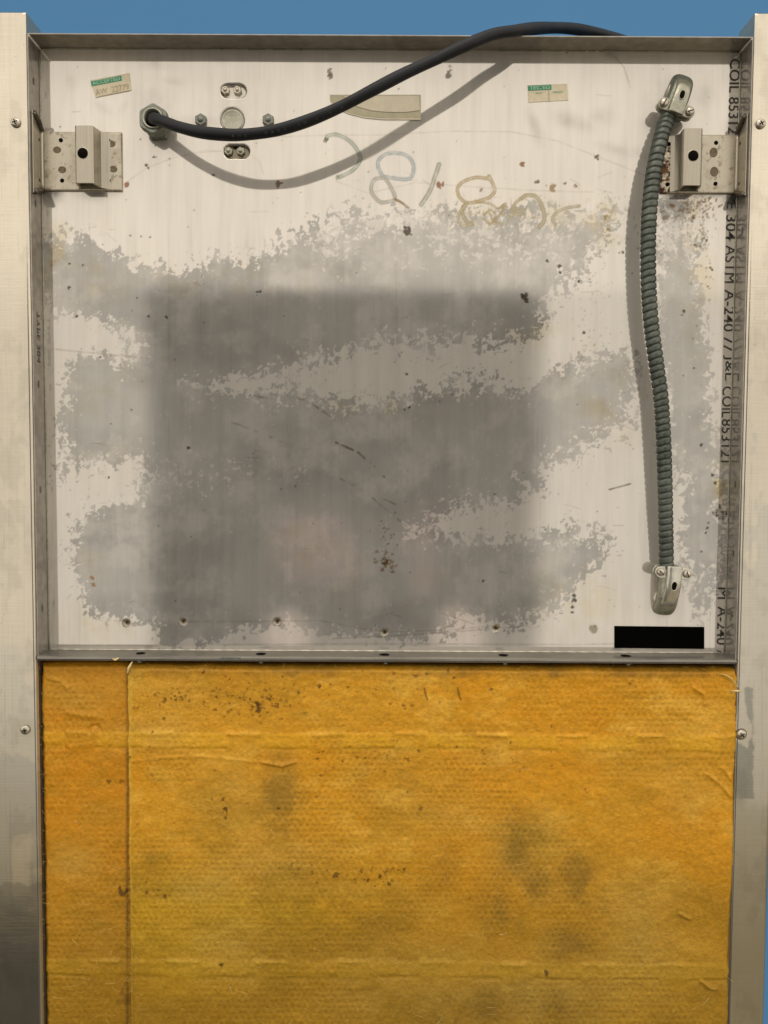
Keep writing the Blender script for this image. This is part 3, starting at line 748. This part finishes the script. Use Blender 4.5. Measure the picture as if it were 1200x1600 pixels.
text_mesh('green_bar_text', 'TESTED', M_lgreen, st2, 843.3, 136.8, 31, 5.0, math.radians(2), DP-.0009, .01)
text_mesh('small_print', 'DATE', M_green, st2, 842, 145.3, 9, 2.4, math.radians(2), DP-.0008)
text_mesh('small_print', 'APPROVED', M_green, st2, 872, 143.6, 16, 2.4, math.radians(2), DP-.0008)
quad('rule_line', [(857,141),(858,141),(858.6,158),(857.6,158)], DP-.0008, M_pencil, st2, .0001)
# piece of tape
tp = quad('tape_strip', [(515.5,148),(657.5,148),(657.5,184.5),(640,184.8),(600,184.5),(570,182),(545,176),(530,169),(516,158)], DP-.0005, M_tape, cab); tp['label'] = 'piece of tan tape with a curved pale band'
quad('pale_band', [(537,150),(655,150),(656,172),(635,175),(605,175),(580,172.5),(560,167),(546,160)], DP-.0009, M_tapel, tp)
quad('torn_edge', [(516,160),(530,171),(545,178),(570,184.2),(600,187),(657.5,187),(657.5,184.8),(600,184.8),(570,182.3),(545,176.3),(530,169.3)], DP-.0008, M_tapel, tp)
# black redaction bar, built as a thin plate
bp_ = quad('redaction_bar', [(960.5,978.5),(1100.5,980),(1100.5,1014),(960.5,1012.5)], DP-.0010, M_redaction, cab, .0009); bp_['label'] = 'plain black redaction rectangle'

# ------------------------------------------------------------------ power cord
cord = bpy.data.objects.new('power_cord', None); COL.objects.link(cord); cord.location = gq
cord['label'] = 'thick black rubber power cord curving from the cable gland up over the top edge'; cord['category'] = 'cord'
cp = [(243,190,8),(240,186,16),(243,186,22),(256,190,30),(278,198,38),(310,206,46),(345,210,52),(380,210.5,55),(430,204,57),(480,189,57),(530,168,57),(580,142,57),(630,116,54),(680,93,49),(730,70,44),(770,54,36),(800,49,27),(830,45,12),(860,43.5,-8),(890,44.5,-28),(920,49,-48),(945,54.5,-60),(975,64,-73),(1015,82,-88),(1055,108,-102)]
pw = np.array([tuple(P(a, b, DP-h*MM)) for a, b, h in cp])
pw, ss = resample(spline(pw, 12), .0016)
wob = np.interp(np.arange(len(pw)), np.linspace(0, len(pw), 30), _rng.normal(0, .00025, 30))
def cr(i, a): return .00455 + .0002*np.sin(ss[i]*85+1) + .0001*np.cos(2*a+ss[i]*20)
sheath = tube('sheath', pw, cr, M_rubber, None, 28)
sheath.parent = cord; sheath.matrix_parent_inverse = Matrix.Translation(-Vector(gq))
# faint print following the cord
def cord_text(s, i0, step, hgt):
    T_, S_, N_ = frames(pw)
    k = 0
    vs_all, fs_all = [], []
    for ch in s:
        i = int(i0 + k*step); k += 1
        if ch == ' ' or i >= len(pw)-2: continue
        cu_ = bpy.data.curves.new('t', 'FONT'); cu_.body = ch; cu_.align_x = 'CENTER'; cu_.align_y = 'CENTER'
        tmp = bpy.data.objects.new('t', cu_); COL.objects.link(tmp); bpy.context.view_layer.update()
        me = bpy.data.meshes.new_from_object(tmp.evaluated_get(bpy.context.evaluated_depsgraph_get())); bpy.data.objects.remove(tmp)
        b = len(vs_all)
        for v in me.vertices:
            lx, ly = v.co.x*hgt*1.1, v.co.y*hgt
            ii = min(max(i + lx/.0016, 0), len(pw)-1.01); j = int(ii); f_ = ii-j
            pc = pw[j]*(1-f_)+pw[j+1]*f_
            a_ = -0.55 + ly/.0045           # angle round the sheath
            vs_all.append(pc + (N_[j]*math.cos(a_) - S_[j]*math.sin(a_)) * .00495)
        for pl in me.polygons: fs_all.append(tuple(b+q_ for q_ in pl.vertices))
    o = mesh('cord_print', vs_all, fs_all, M_print); o.parent = sheath
    return o
cord_text('AWG  MADE IN U.S.A.', 62, 3.2, .0028)

# ------------------------------------------------------------------ flexible conduit with angle connectors
con = bpy.data.objects.new('flexible_conduit', None); COL.objects.link(con)
cbase = P(1041, 880, DP); con.location = cbase
con['label'] = 'grey-green ribbed flexible metal conduit clamped between two zinc angle connectors'; con['category'] = 'conduit'
def adopt(o): o.parent = con; o.matrix_parent_inverse = Matrix.Translation(-cbase); return o
cpts = [(1046,176,11.5),(1042,187,12),(1035.5,206,14.5),(1027,240,18),(1020.5,275,19.5),(1015.5,320,21),(1013,370,21),(1013,425,20.5),(1015,475,20),(1018.5,515,19.5),(1026.5,575,19),(1033,625,18.5),(1037,690,18),(1039,750,17),(1040,800,15.5),(1041,850,13.5),(1041.5,895,12)]
cw = np.array([tuple(P(a, b, DP-h*MM)) for a, b, h in cpts])
cw, cs_ = resample(spline(cw, 14), .00042)
pitch = .0056
jit = np.interp(np.arange(len(cw)), np.arange(0, len(cw)+60, 24), _rng.normal(0, .10, len(np.arange(0, len(cw)+60, 24))))
def ccr(i, a):
    r0 = .00615 - .0004*np.clip(cs_[i]/cs_[-1], 0, 1)
    ph = (cs_[i]/pitch + a/(2*np.pi) + jit[i]) % 1.0
    g = np.exp(-((ph-.5)/.085)**2) - .16*((ph+.5) % 1.0)                       # groove
    hump = .00025*np.sin(np.pi*((ph+.5) % 1.0))
    return r0 + hump - .00120*g
tb = tube('conduit_tube', cw, ccr, M_conduit, None, 30); adopt(tb)

def connector(mu, mv, tu, tv, mat, matS, matB):
    """angle connector; mouth centre pixel -> tip pixel on the panel"""
    O = P(mu, mv, DP); Tt = (P(tu, tv, DP)-O); O.y = DP; Ln = Tt.length; Tv = Tt.normalized()
    Nn = Vector((0, -1, 0)); Sv = Tv.cross(Nn)
    def W(t, s, n): return O + Tv*t + Sv*s + Nn*n
    # n values in mm; positions measured along t in mm
    def path(lst): return np.array([tuple(W(t*MM, 0, n*MM)) for t, n in lst])
    k = Ln/MM
    p, _ = resample(spline(path([(0, 8.5), (k*.35, 8.5), (k*.62, 8.2), (k*.82, 6.4), (k*.95, 3), (k, 0)]), 10), .0012)
    body = tube('connector', p, lambda i, a: .0090+0*i, matB, None, 28, 1.0, .72, 2.8, ref=tuple(Nn)); adopt(body)
    p, _ = resample(spline(path([(-1.5, 19.0), (k*.30, 19.2), (k*.52, 18.2), (k*.72, 15.0), (k*.86, 10), (k*.93, 5)]), 10), .001)
    strap = tube('strap', p, lambda i, a: .0064+0*i, mat, body, 28, 1.0, .40, 3.0, ref=tuple(Nn))
    bevel(strap, .0003)
    # seam between the halves
    # ears
    for sgn in (-1, 1):
        for n0, n1 in ((15.5, 17.6), (9.5, 11.3)):
            pts = []
            for i in range(13):
                a = -math.pi/2 + math.pi*i/12
                pts.append((4.2 + 5.0*math.sin(a), sgn*(10.6 + 5.2*math.cos(a))))
            pts += [(9.2, sgn*4), (-.8, sgn*4)]
            prism('clamp_ear', [(a*MM, b*MM) for a, b in pts], lambda a, b, kk, n0=n0, n1=n1: W(a, b, (n0 if kk == 0 else n1)*MM), mat, body, .0004)
        c0 = W(4.2*MM, sgn*11.2*MM, 0)
        sw = lathe('clamp_screw', [(.0017, .006), (.0017, .0176), (.0032, .0176), (.0033, .0192), (.0026, .0200), (.0005, .0202)], c0, matS, body, 22)
        a = random.uniform(0, 3); d = Vector((math.cos(a), 0, math.sin(a))); e = Vector((-math.sin(a), 0, math.cos(a)))
        q = c0 + Nn*.02027
        mesh('screw_slot', [q-d*.0028-e*.0004, q+d*.0028-e*.0004, q+d*.0028+e*.0004, q-d*.0028+e*.0004], [(0, 1, 2, 3)], M_black, body)
    # oval slot in the strap
    pts = []
    for i in range(20):
        a = 2*math.pi*i/20; pts.append(((k*.40 + 3.6*math.copysign(abs(math.cos(a))**.7, math.cos(a))), 2.0*math.sin(a)))
    mesh('strap_slot', [W(a*MM, b*MM, (np.interp(a, [-1.5, k*.30, k*.52, k*.72], [19.0, 19.2, 18.2, 15.0])+2.85)*MM) for a, b in pts], [tuple(range(20))], M_black, strap)
    # raised rim round the slot and lock ring at the panel
    ringp = np.array([tuple(W((k*.40+4.1*math.cos(a))*MM, 2.5*math.sin(a)*MM, (np.interp(k*.40+4.1*math.cos(a), [-1.5, k*.30, k*.52, k*.72], [19.0, 19.2, 18.2, 15.0])+2.6)*MM)) for a in np.linspace(0, 2*math.pi, 25)])
    tube('slot_rim', ringp, lambda i, a: .00045+0*i, mat, strap, 8, ref=(0, -1, 0), caps=False)
    lk = W((k*.80)*MM, 0, 0)
    lathe('lock_ring', [(.0096, 0), (.0096, .0016), (.0088, .0022)], lk, matS, body, 28)
    box_ = W(k*.98*MM, 0, .004)
    e1, e2 = Sv*.0042, Nn*.0022
    prism('end_tab', [(-.0042, -.0035), (.0042, -.0035), (.0042, .0035), (-.0042, .0035)], lambda a, b, kk: box_ + Sv*a + Nn*b + Tv*(.0022*kk-.0004), matS, body, .0005)
    return body
connector(1043, 190, 1064, 131, M_zinc, M_nut, M_gland)['label'] = 'dull tilted upper connector'
connector(1042, 884, 1036, 950, M_zincb, M_nut, M_zinc)['label'] = 'shinier lower connector'

# ------------------------------------------------------------------ insulation batts
def batt_material():
    m_, t = new_mat('fibreglass'); N, L = t.nodes, t.links
    tc_ = N.new('ShaderNodeTexCoord')
    a = N.new('ShaderNodeAttribute'); a.attribute_name = 'Col'
    mp = N.new('ShaderNodeMapping'); mp.inputs['Scale'].default_value = (1, 1, 1.5); L.new(tc_.outputs['Object'], mp.inputs[0])
    n1 = N.new('ShaderNodeTexNoise'); n1.inputs['Scale'].default_value = 330; n1.inputs['Detail'].default_value = 5; n1.inputs['Roughness'].default_value = .7; L.new(mp.outputs[0], n1.inputs['Vector'])
    n2 = N.new('ShaderNodeTexNoise'); n2.inputs['Scale'].default_value = 700; n2.inputs['Detail'].default_value = 3; n2.inputs['Distortion'].default_value = 3; L.new(tc_.outputs['Object'], n2.inputs['Vector'])
    mr = N.new('ShaderNodeMapRange'); mr.inputs['From Min'].default_value = .3; mr.inputs['From Max'].default_value = .7; mr.inputs['To Min'].default_value = .78; mr.inputs['To Max'].default_value = 1.22; L.new(n1.outputs[0], mr.inputs['Value'])
    vm = N.new('ShaderNodeVectorMath'); vm.operation = 'SCALE'; L.new(a.outputs['Color'], vm.inputs[0]); L.new(mr.outputs[0], vm.inputs['Scale'])
    bp = N.new('ShaderNodeBump'); bp.inputs['Strength'].default_value = .5; bp.inputs['Distance'].default_value = .0009; L.new(n1.outputs[0], bp.inputs['Height'])
    bp2 = N.new('ShaderNodeBump'); bp2.inputs['Strength'].default_value = .35; bp2.inputs['Distance'].default_value = .0005; L.new(n2.outputs[0], bp2.inputs['Height']); L.new(bp.outputs[0], bp2.inputs['Normal'])
    b = N.new('ShaderNodeBsdfPrincipled'); L.new(vm.outputs[0], b.inputs['Base Color']); b.inputs['Roughness'].default_value = .48; b.inputs['Specular IOR Level'].default_value = .28
    L.new(bp2.outputs[0], b.inputs['Normal'])
    o = N.new('ShaderNodeOutputMaterial'); L.new(b.outputs[0], o.inputs[0]); return m_
M_batt = batt_material()
def dots(U, V):
    """hexagonal dimples pressed by the glass mat"""
    sy = 8.6; sx = 9.6
    r = np.round(V/sy); off = (r % 2)*.5
    du = (U/sx-off) - np.round(U/sx-off); dv = V/sy - r
    return np.exp(-((du*sx)**2+(dv*sy)**2)/5.0)
def zig(U, V, y0, seed):
    """pressed crease: a band whose top and bottom edges step in and out"""
    per = 128.; ph = ((U+seed+34*(vn(U, V*0, 170, 15)-.5))/per) % 1.
    up_ = st(.08, .12, ph)*(1-st(.47, .52, ph)); w_ = 2.3+2.2*vn(U, V*0, 22, 14)
    y = y0 + 6*(vn(U, V*0, 300, 16)-.5) + .006*(U-600)
    wv = 3.0*(vn(U, V*0, 26, 19)-.5)
    a = np.exp(-((V-y-wv)/w_)**2)*up_*(.4+vn(U, V*0, 30, 17)); b = np.exp(-((V-y-wv-24)/w_)**2)*(1-up_)*(.4+vn(U, V*0, 30, 18))
    fill = st(y-4, y+3, V)*(1-st(y+20, y+29, V))
    return a, b, fill
def paint_batt(piece):
    def f(U, V):
        C = np.array([.60, .315, .048])[None, None, :]*np.ones(U.shape+(1,))
        n1 = fbm(U, V, 150, 4, 3); n2 = fbm(U, V, 60, 4, 9, 36); n3 = fbm(U, V, 30, 3, 27, 9)
        C = mixc(C, (.62, .29, .022), np.clip(1.3*st(.45, .70, n1), 0, 1)*.7)
        C = mixc(C, (.74, .45, .14), .55*st(.50, .72, n2))
        C = mixc(C, (.58, .27, .022), .45*st(.5, .7, n3))
        if piece == 0: C = mixc(C, (.54, .235, .022), np.full(U.shape, .7))
        # yellower, duller lower half: grey dust, with light falloff painted in
        lo_ = st(1240, 1600, V)
        C = mixc(C, (.46, .275, .048), .8*lo_)
        if piece: 
            yb_ = np.zeros(U.shape)
            for cx, cy, rx, ry in ((290,1460,90,80),(240,1420,50,50),(420,1430,120,50)): yb_ += np.exp(-((U-cx)/rx)**2-((V-cy)/ry)**2)
            C = mixc(C, (.60, .39, .045), .6*np.clip(yb_, 0, 1))
        # pinkish grey dust washes
        d = np.zeros(U.shape)
        for cx, cy, rx, ry, a in ((370,1250,70,60,.35),(430,1350,90,40,.45),(820,1330,60,60,.4),(1000,1480,60,60,.45),(1000,1400,60,40,.3),(640,1500,120,40,.3),(860,1560,120,50,.5),(640,1570,150,40,.35),(360,1480,80,60,.4),(120,1345,45,30,.4),(150,1450,40,60,.15),(310,1385,60,30,.4),(770,1180,60,30,.2),(700,1270,80,40,.25),(240,1150,60,30,.3),(280,1080,80,30,.25),(1070,1250,50,50,.25),(120,1085,60,25,.3)):
            d += a*np.exp(-((U-cx)/rx)**2-((V-cy)/ry)**2)
        d = np.clip(d, 0, 1)*(.5+.9*fbm(U, V, 30, 4, 12))
        C = mixc(C, (.50, .345, .16), np.clip(d*1.2, 0, .8))
        C = mixc(C, (.36, .215, .035), .55*st(.50, .72, fbm(U, V, 95, 4, 55, 50))*(.5+.5*st(1150, 1400, V)))
        C = mixc(C, (.44, .24, .03), .22*st(.53, .66, fbm(U, V, 13, 3, 58, 8)))
        if piece: C = mixc(C, (.74, .50, .15), .7*st(208, 202, U))  # pale torn edge, its highlight painted in
        else: C = mixc(C, (.16, .09, .03), .75*np.exp(-((U-199)/2.6)**2)*(.5+.8*vn(U, V, 30, 71)))  # shade of the overlap painted along the seam, with some grime
        # olive-grey oily patches
        g = np.zeros(U.shape)
        for cx, cy, rx, ry, an, a in ((440,1245,30,62,0,.75),(600,1215,40,45,.2,.35),(650,1215,20,40,0,.3),(815,1325,36,45,.15,.6),(838,1382,24,30,0,.6),(905,1372,34,44,-.3,.6),(925,1405,26,26,0,.5),(790,1430,24,50,-.5,.45),(890,1483,44,34,.2,.6),(750,1570,60,30,0,.6),(870,1580,30,30,0,.4),(760,1440,18,40,-.4,.3),(710,1590,60,20,0,.4),(925,1410,16,30,.3,.3),(235,1340,12,25,0,.35),(690,1370,30,60,.3,.25),(560,1450,80,25,.1,.2),(1050,1515,60,10,.1,.2),(440,1110,40,20,0,.15),(405,1105,14,10,0,.35)):
            ca, sa = math.cos(an), math.sin(an); dx = U-cx; dy = V-cy
            g = np.maximum(g, a*np.exp(-((dx*ca+dy*sa)/rx)**2-((-dx*sa+dy*ca)/ry)**2))
        dt = dots(U, V)
        g = g*(.35+1.2*st(.30, .62, fbm(U+20*vn(U, V, 40, 76), V, 44, 5, 75, g=.62)))
        g = g*(.35+.8*fbm(U, V, 22, 3, 23)+.6*dt)*1.25
        C = mixc(C, (.27, .165, .05), np.clip(g*.85, 0, .75))
        # dots a shade darker everywhere, faintly
        dmod = st(.40, .62, fbm(U, V, 120, 3, 29))
        C *= (1 - .17*dt*dmod)[..., None]
        C *= (1 + .015*(vn(U, V, 60, 34, 4)-.5)*2)[..., None]
        a, b, fill = zig(U, V, 1147, 40)
        C = mixc(C, (.72, .47, .13), .18*np.clip(a, 0, 1)); C = mixc(C, (.42, .22, .03), .3*np.clip(b, 0, 1))  # crease highlight on upper edges, shade on lower ones, painted in
        C = mixc(C, (.74, .44, .06), .40*fill*(.35+.65*np.clip(1-st(.08,.12,((U+40)/128.)%1)*(1-st(.47,.52,((U+40)/128.)%1)),0,1)))
        a, b, fill = zig(U, V, 1504, 0)
        C = mixc(C, (.72, .50, .16), .25*np.clip(a, 0, 1)); C = mixc(C, (.36, .22, .04), .3*np.clip(b, 0, 1))  # same highlight and shade painted on the lower crease
        C = mixc(C, (.62, .40, .07), .25*fill)
        # shade under the lip painted brown along the top edge, with soot
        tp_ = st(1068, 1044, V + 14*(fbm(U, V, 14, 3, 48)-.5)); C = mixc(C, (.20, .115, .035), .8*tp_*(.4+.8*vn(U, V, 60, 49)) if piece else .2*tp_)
        def spk(x, y, r, dark, col=(.05, .02, .008)):
            nonlocal C
            rr = np.hypot(U-x, V-y)+1.8*r*(vn(U, V, max(r*.8, 1.6), int(abs(x)) % 40)-.5)
            C = mixc(C, col, dark*st(r+.8, r-.6, rr))
        if piece:
            rs = random.Random(5)
            for cx, cy, sx, sy, n in ((402,1102,34,13,60),(270,1098,26,14,26),(345,1085,20,12,18),(440,1085,40,10,18),(400,1103,9,6,16),(590,1370,36,10,34),(490,1365,30,9,22),(345,1262,9,14,12),(280,1085,40,22,20),(560,1080,120,22,44),(660,1180,120,10,26),(230,1200,25,60,16),(800,1190,30,25,16),(500,1210,12,20,8),(800,1150,240,90,26),(240,1390,14,25,8)):
                for k in range(n): spk(rs.gauss(cx, sx), rs.gauss(cy, sy), abs(rs.gauss(.9, .6))+.4, rs.uniform(.4, .85), (.09, .035, .012))
            for x, y, r in ((403,1102,3.6),(433,1103,3),(345,1507,2.6),(853,1519,3.4),(594,1370,2.6),(608,1381,2.4),(632,1357,2.4),(352,1265,3.4),(500,1072,3)): spk(x, y, r, .8)
            for x, y in ((665,1085),(717,1085)):
                d_ = dline(U, V, [(x-2, y-10), (x, y), (x+3, y+8)]); C = mixc(C, (.08, .03, .01), .8*st(2, .4, d_))
        else:
            for x, y, r, dk in ((192,1395,7,.75),(68,1445,3,.8),(170,1221,4,.6),(190,1222,3,.5),(195,1560,9,.3),(75,1445,2,.6)): spk(x, y, r, dk)
        C = C*np.array([1.13, 1.06, .44]); C = C*(1 - .30*st(1230, 1600, V)*(.6+.8*fbm(U, V, 140, 3, 59)))[..., None]  # lower half darkened: lamp falloff painted into the colour
        for k in range(60):
            spk(random.uniform(65, 1140), random.uniform(1050, 1600), random.uniform(.5, 1.1), random.uniform(.3, .7))
        return C
    return f
def batt_h(piece):
    def f(U, V, ed):
        h = .0034*(fbm(U, V, 120, 3, 4)-.5) + .0012*(fbm(U, V, 26, 3, 6, 18)-.5) + .0006*(fbm(U, V, 7, 2, 10)-.5)
        h -= .00042*dots(U, V)*st(.35, .6, fbm(U, V, 120, 3, 29))
        for y0, sd in ((1147, 40), (1504, 0)):
            a, b, fill = zig(U, V, y0, sd); h += .0009*a - .0008*b + .0005*fill
        r = .0045
        side_ = st(1050, 1062, V)
        soft = (1-side_) + side_*(.30 if piece else .5)
        h -= .006*soft*st(r, 0, ed)**2
        # puckers near the right edge
        for pts, am in (([(1085,1075),(1100,1085),(1101,1100)], .0020), ([(1105,1210),(1125,1225),(1142,1245)], .0015), ([(1130,1200),(1142,1218)], .0015), ([(983,1140),(985,1170)], .0012), ([(1062,1427),(1078,1436)], .0018), ([(1096,1533),(1108,1543),(1118,1545)], .0022), ([(205,1190),(300,1180),(400,1190)], .0006), ([(410,1190),(440,1196),(460,1190)], .0016)):
            h += am*np.exp(-(dline(U, V, pts)/2.6)**2)
        if piece == 0:
            d_ = np.hypot((U-148)/1.0, V-1142); h += -.0014*np.exp(-((d_-8)/2.5)**2)*(V < 1145)
            h += .0012*np.exp(-(dline(U, V, [(75,1058),(95,1064),(105,1075)])/3)**2)+.0010*np.exp(-(dline(U, V, [(105,1112),(130,1118),(160,1120)])/4)**2)
        wob_ = .0011*(vn(U, V, 26, 26)-.5)+.0007*(vn(U, V, 7, 28)-.5)
        k = st(.006, 0, ed)
        return h, wob_*k, wob_*k
    return f
ZBT = P(600, 1043, 0).z
xb0 = P(61.5, 1200).x; xm = P(203, 1200).x; xb1 = XR + .0020
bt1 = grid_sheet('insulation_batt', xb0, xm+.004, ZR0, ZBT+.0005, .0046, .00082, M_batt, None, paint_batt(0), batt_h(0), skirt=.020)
bt1['label'] = 'narrow darker strip of orange fibreglass insulation beside the left rail'; bt1['category'] = 'insulation'; bt1['group'] = 'fibreglass insulation pieces'
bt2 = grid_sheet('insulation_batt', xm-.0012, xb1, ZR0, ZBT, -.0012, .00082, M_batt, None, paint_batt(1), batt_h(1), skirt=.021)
bt2['label'] = 'wide yellow fibreglass insulation sheet with sooty specks below the steel panel'; bt2['category'] = 'insulation'; bt2['group'] = 'fibreglass insulation pieces'

def fibres(parent, name, n, box_, Y, mat, seed, ln=(.004, .016)):
    rs = random.Random(seed); vs_, fs = [], []
    for k in range(n):
        u, v = rs.uniform(box_[0], box_[1]), rs.uniform(box_[2], box_[3]); q = P(u, v, Y)
        a = rs.gauss(0, .7) if rs.random() < .75 else rs.uniform(0, 6.28); L_ = rs.uniform(*ln)*rs.random()**.5; cur = rs.uniform(-1.6, 1.6); w_ = rs.uniform(.00005, .00013)
        m_ = 7; x, y, z = q.x, Y, q.z; b = len(vs_)
        for i in range(m_):
            t_ = i/(m_-1); yy = Y - .0012*math.sin(math.pi*t_)
            vs_ += [(x-math.sin(a)*w_, yy, z+math.cos(a)*w_), (x+math.sin(a)*w_, yy, z-math.cos(a)*w_), (x, yy-2*w_, z)]
            x += math.cos(a)*L_/m_; z += math.sin(a)*L_/m_; a += cur/m_
        for i in range(m_-1):
            p_ = b+3*i
            fs += [(p_, p_+3, p_+5, p_+2), (p_+2, p_+5, p_+4, p_+1), (p_+1, p_+4, p_+3, p_)]
    o = mesh(name, vs_, fs, mat, parent, True); o['kind'] = 'stuff'; return o
fibres(bt2, 'loose_fibre', 520, (206, 1138, 1052, 1600), -.0020, M_fibre, 1)
fibres(bt2, 'pale_fibre', 26, (206, 1138, 1052, 1600), -.0024, M_fibrep, 2)
fibres(bt2, 'edge_fibre', 60, (199, 204, 1045, 1600), -.0008, M_fibre, 3, (.003, .007))
fibres(bt2, 'edge_fibre', 70, (205, 1140, 1040, 1046), .0005, M_fibre, 6, (.003, .007))
fibres(bt1, 'loose_fibre', 110, (66, 196, 1050, 1600), .0018, M_fibre, 4)
fibres(bt1, 'edge_fibre', 60, (62, 67, 1045, 1600), .004, M_fibre, 5, (.003, .006))
# torn tufts
def tuft(pts, r, mat, parent, nm='torn_tuft'):
    p, _ = resample(spline([tuple(P(a, b, y)) for a, b, y in pts], 8), .0008)
    nn = len(p)
    return tube(nm, p, lambda i, a: r*np.sin(np.pi*np.clip((i+.6)/(nn+.2), 0, 1))**.5*(1+.25*np.sin(3*a+i*.9)) + 0*a, mat, parent, 12, 1, .6)
tuft([(1126,1053,-.003), (1138,1057,-.0038), (1147,1066,-.0036), (1151,1074,-.003)], .0009, M_fibre, bt2)
tuft([(1143,1079,-.004), (1150,1080,-.005), (1158,1079,-.0035)], .0009, M_fibrep, bt2)
tuft([(199,1052,-.003), (201,1044,-.004), (204,1038,-.003), (207,1034,-.002)], .0009, M_fibrep, bt2)
tuft([(176,1029,-.002), (180,1031,-.003), (186,1028,-.0025)], .0009, M_fibrep, bt1)
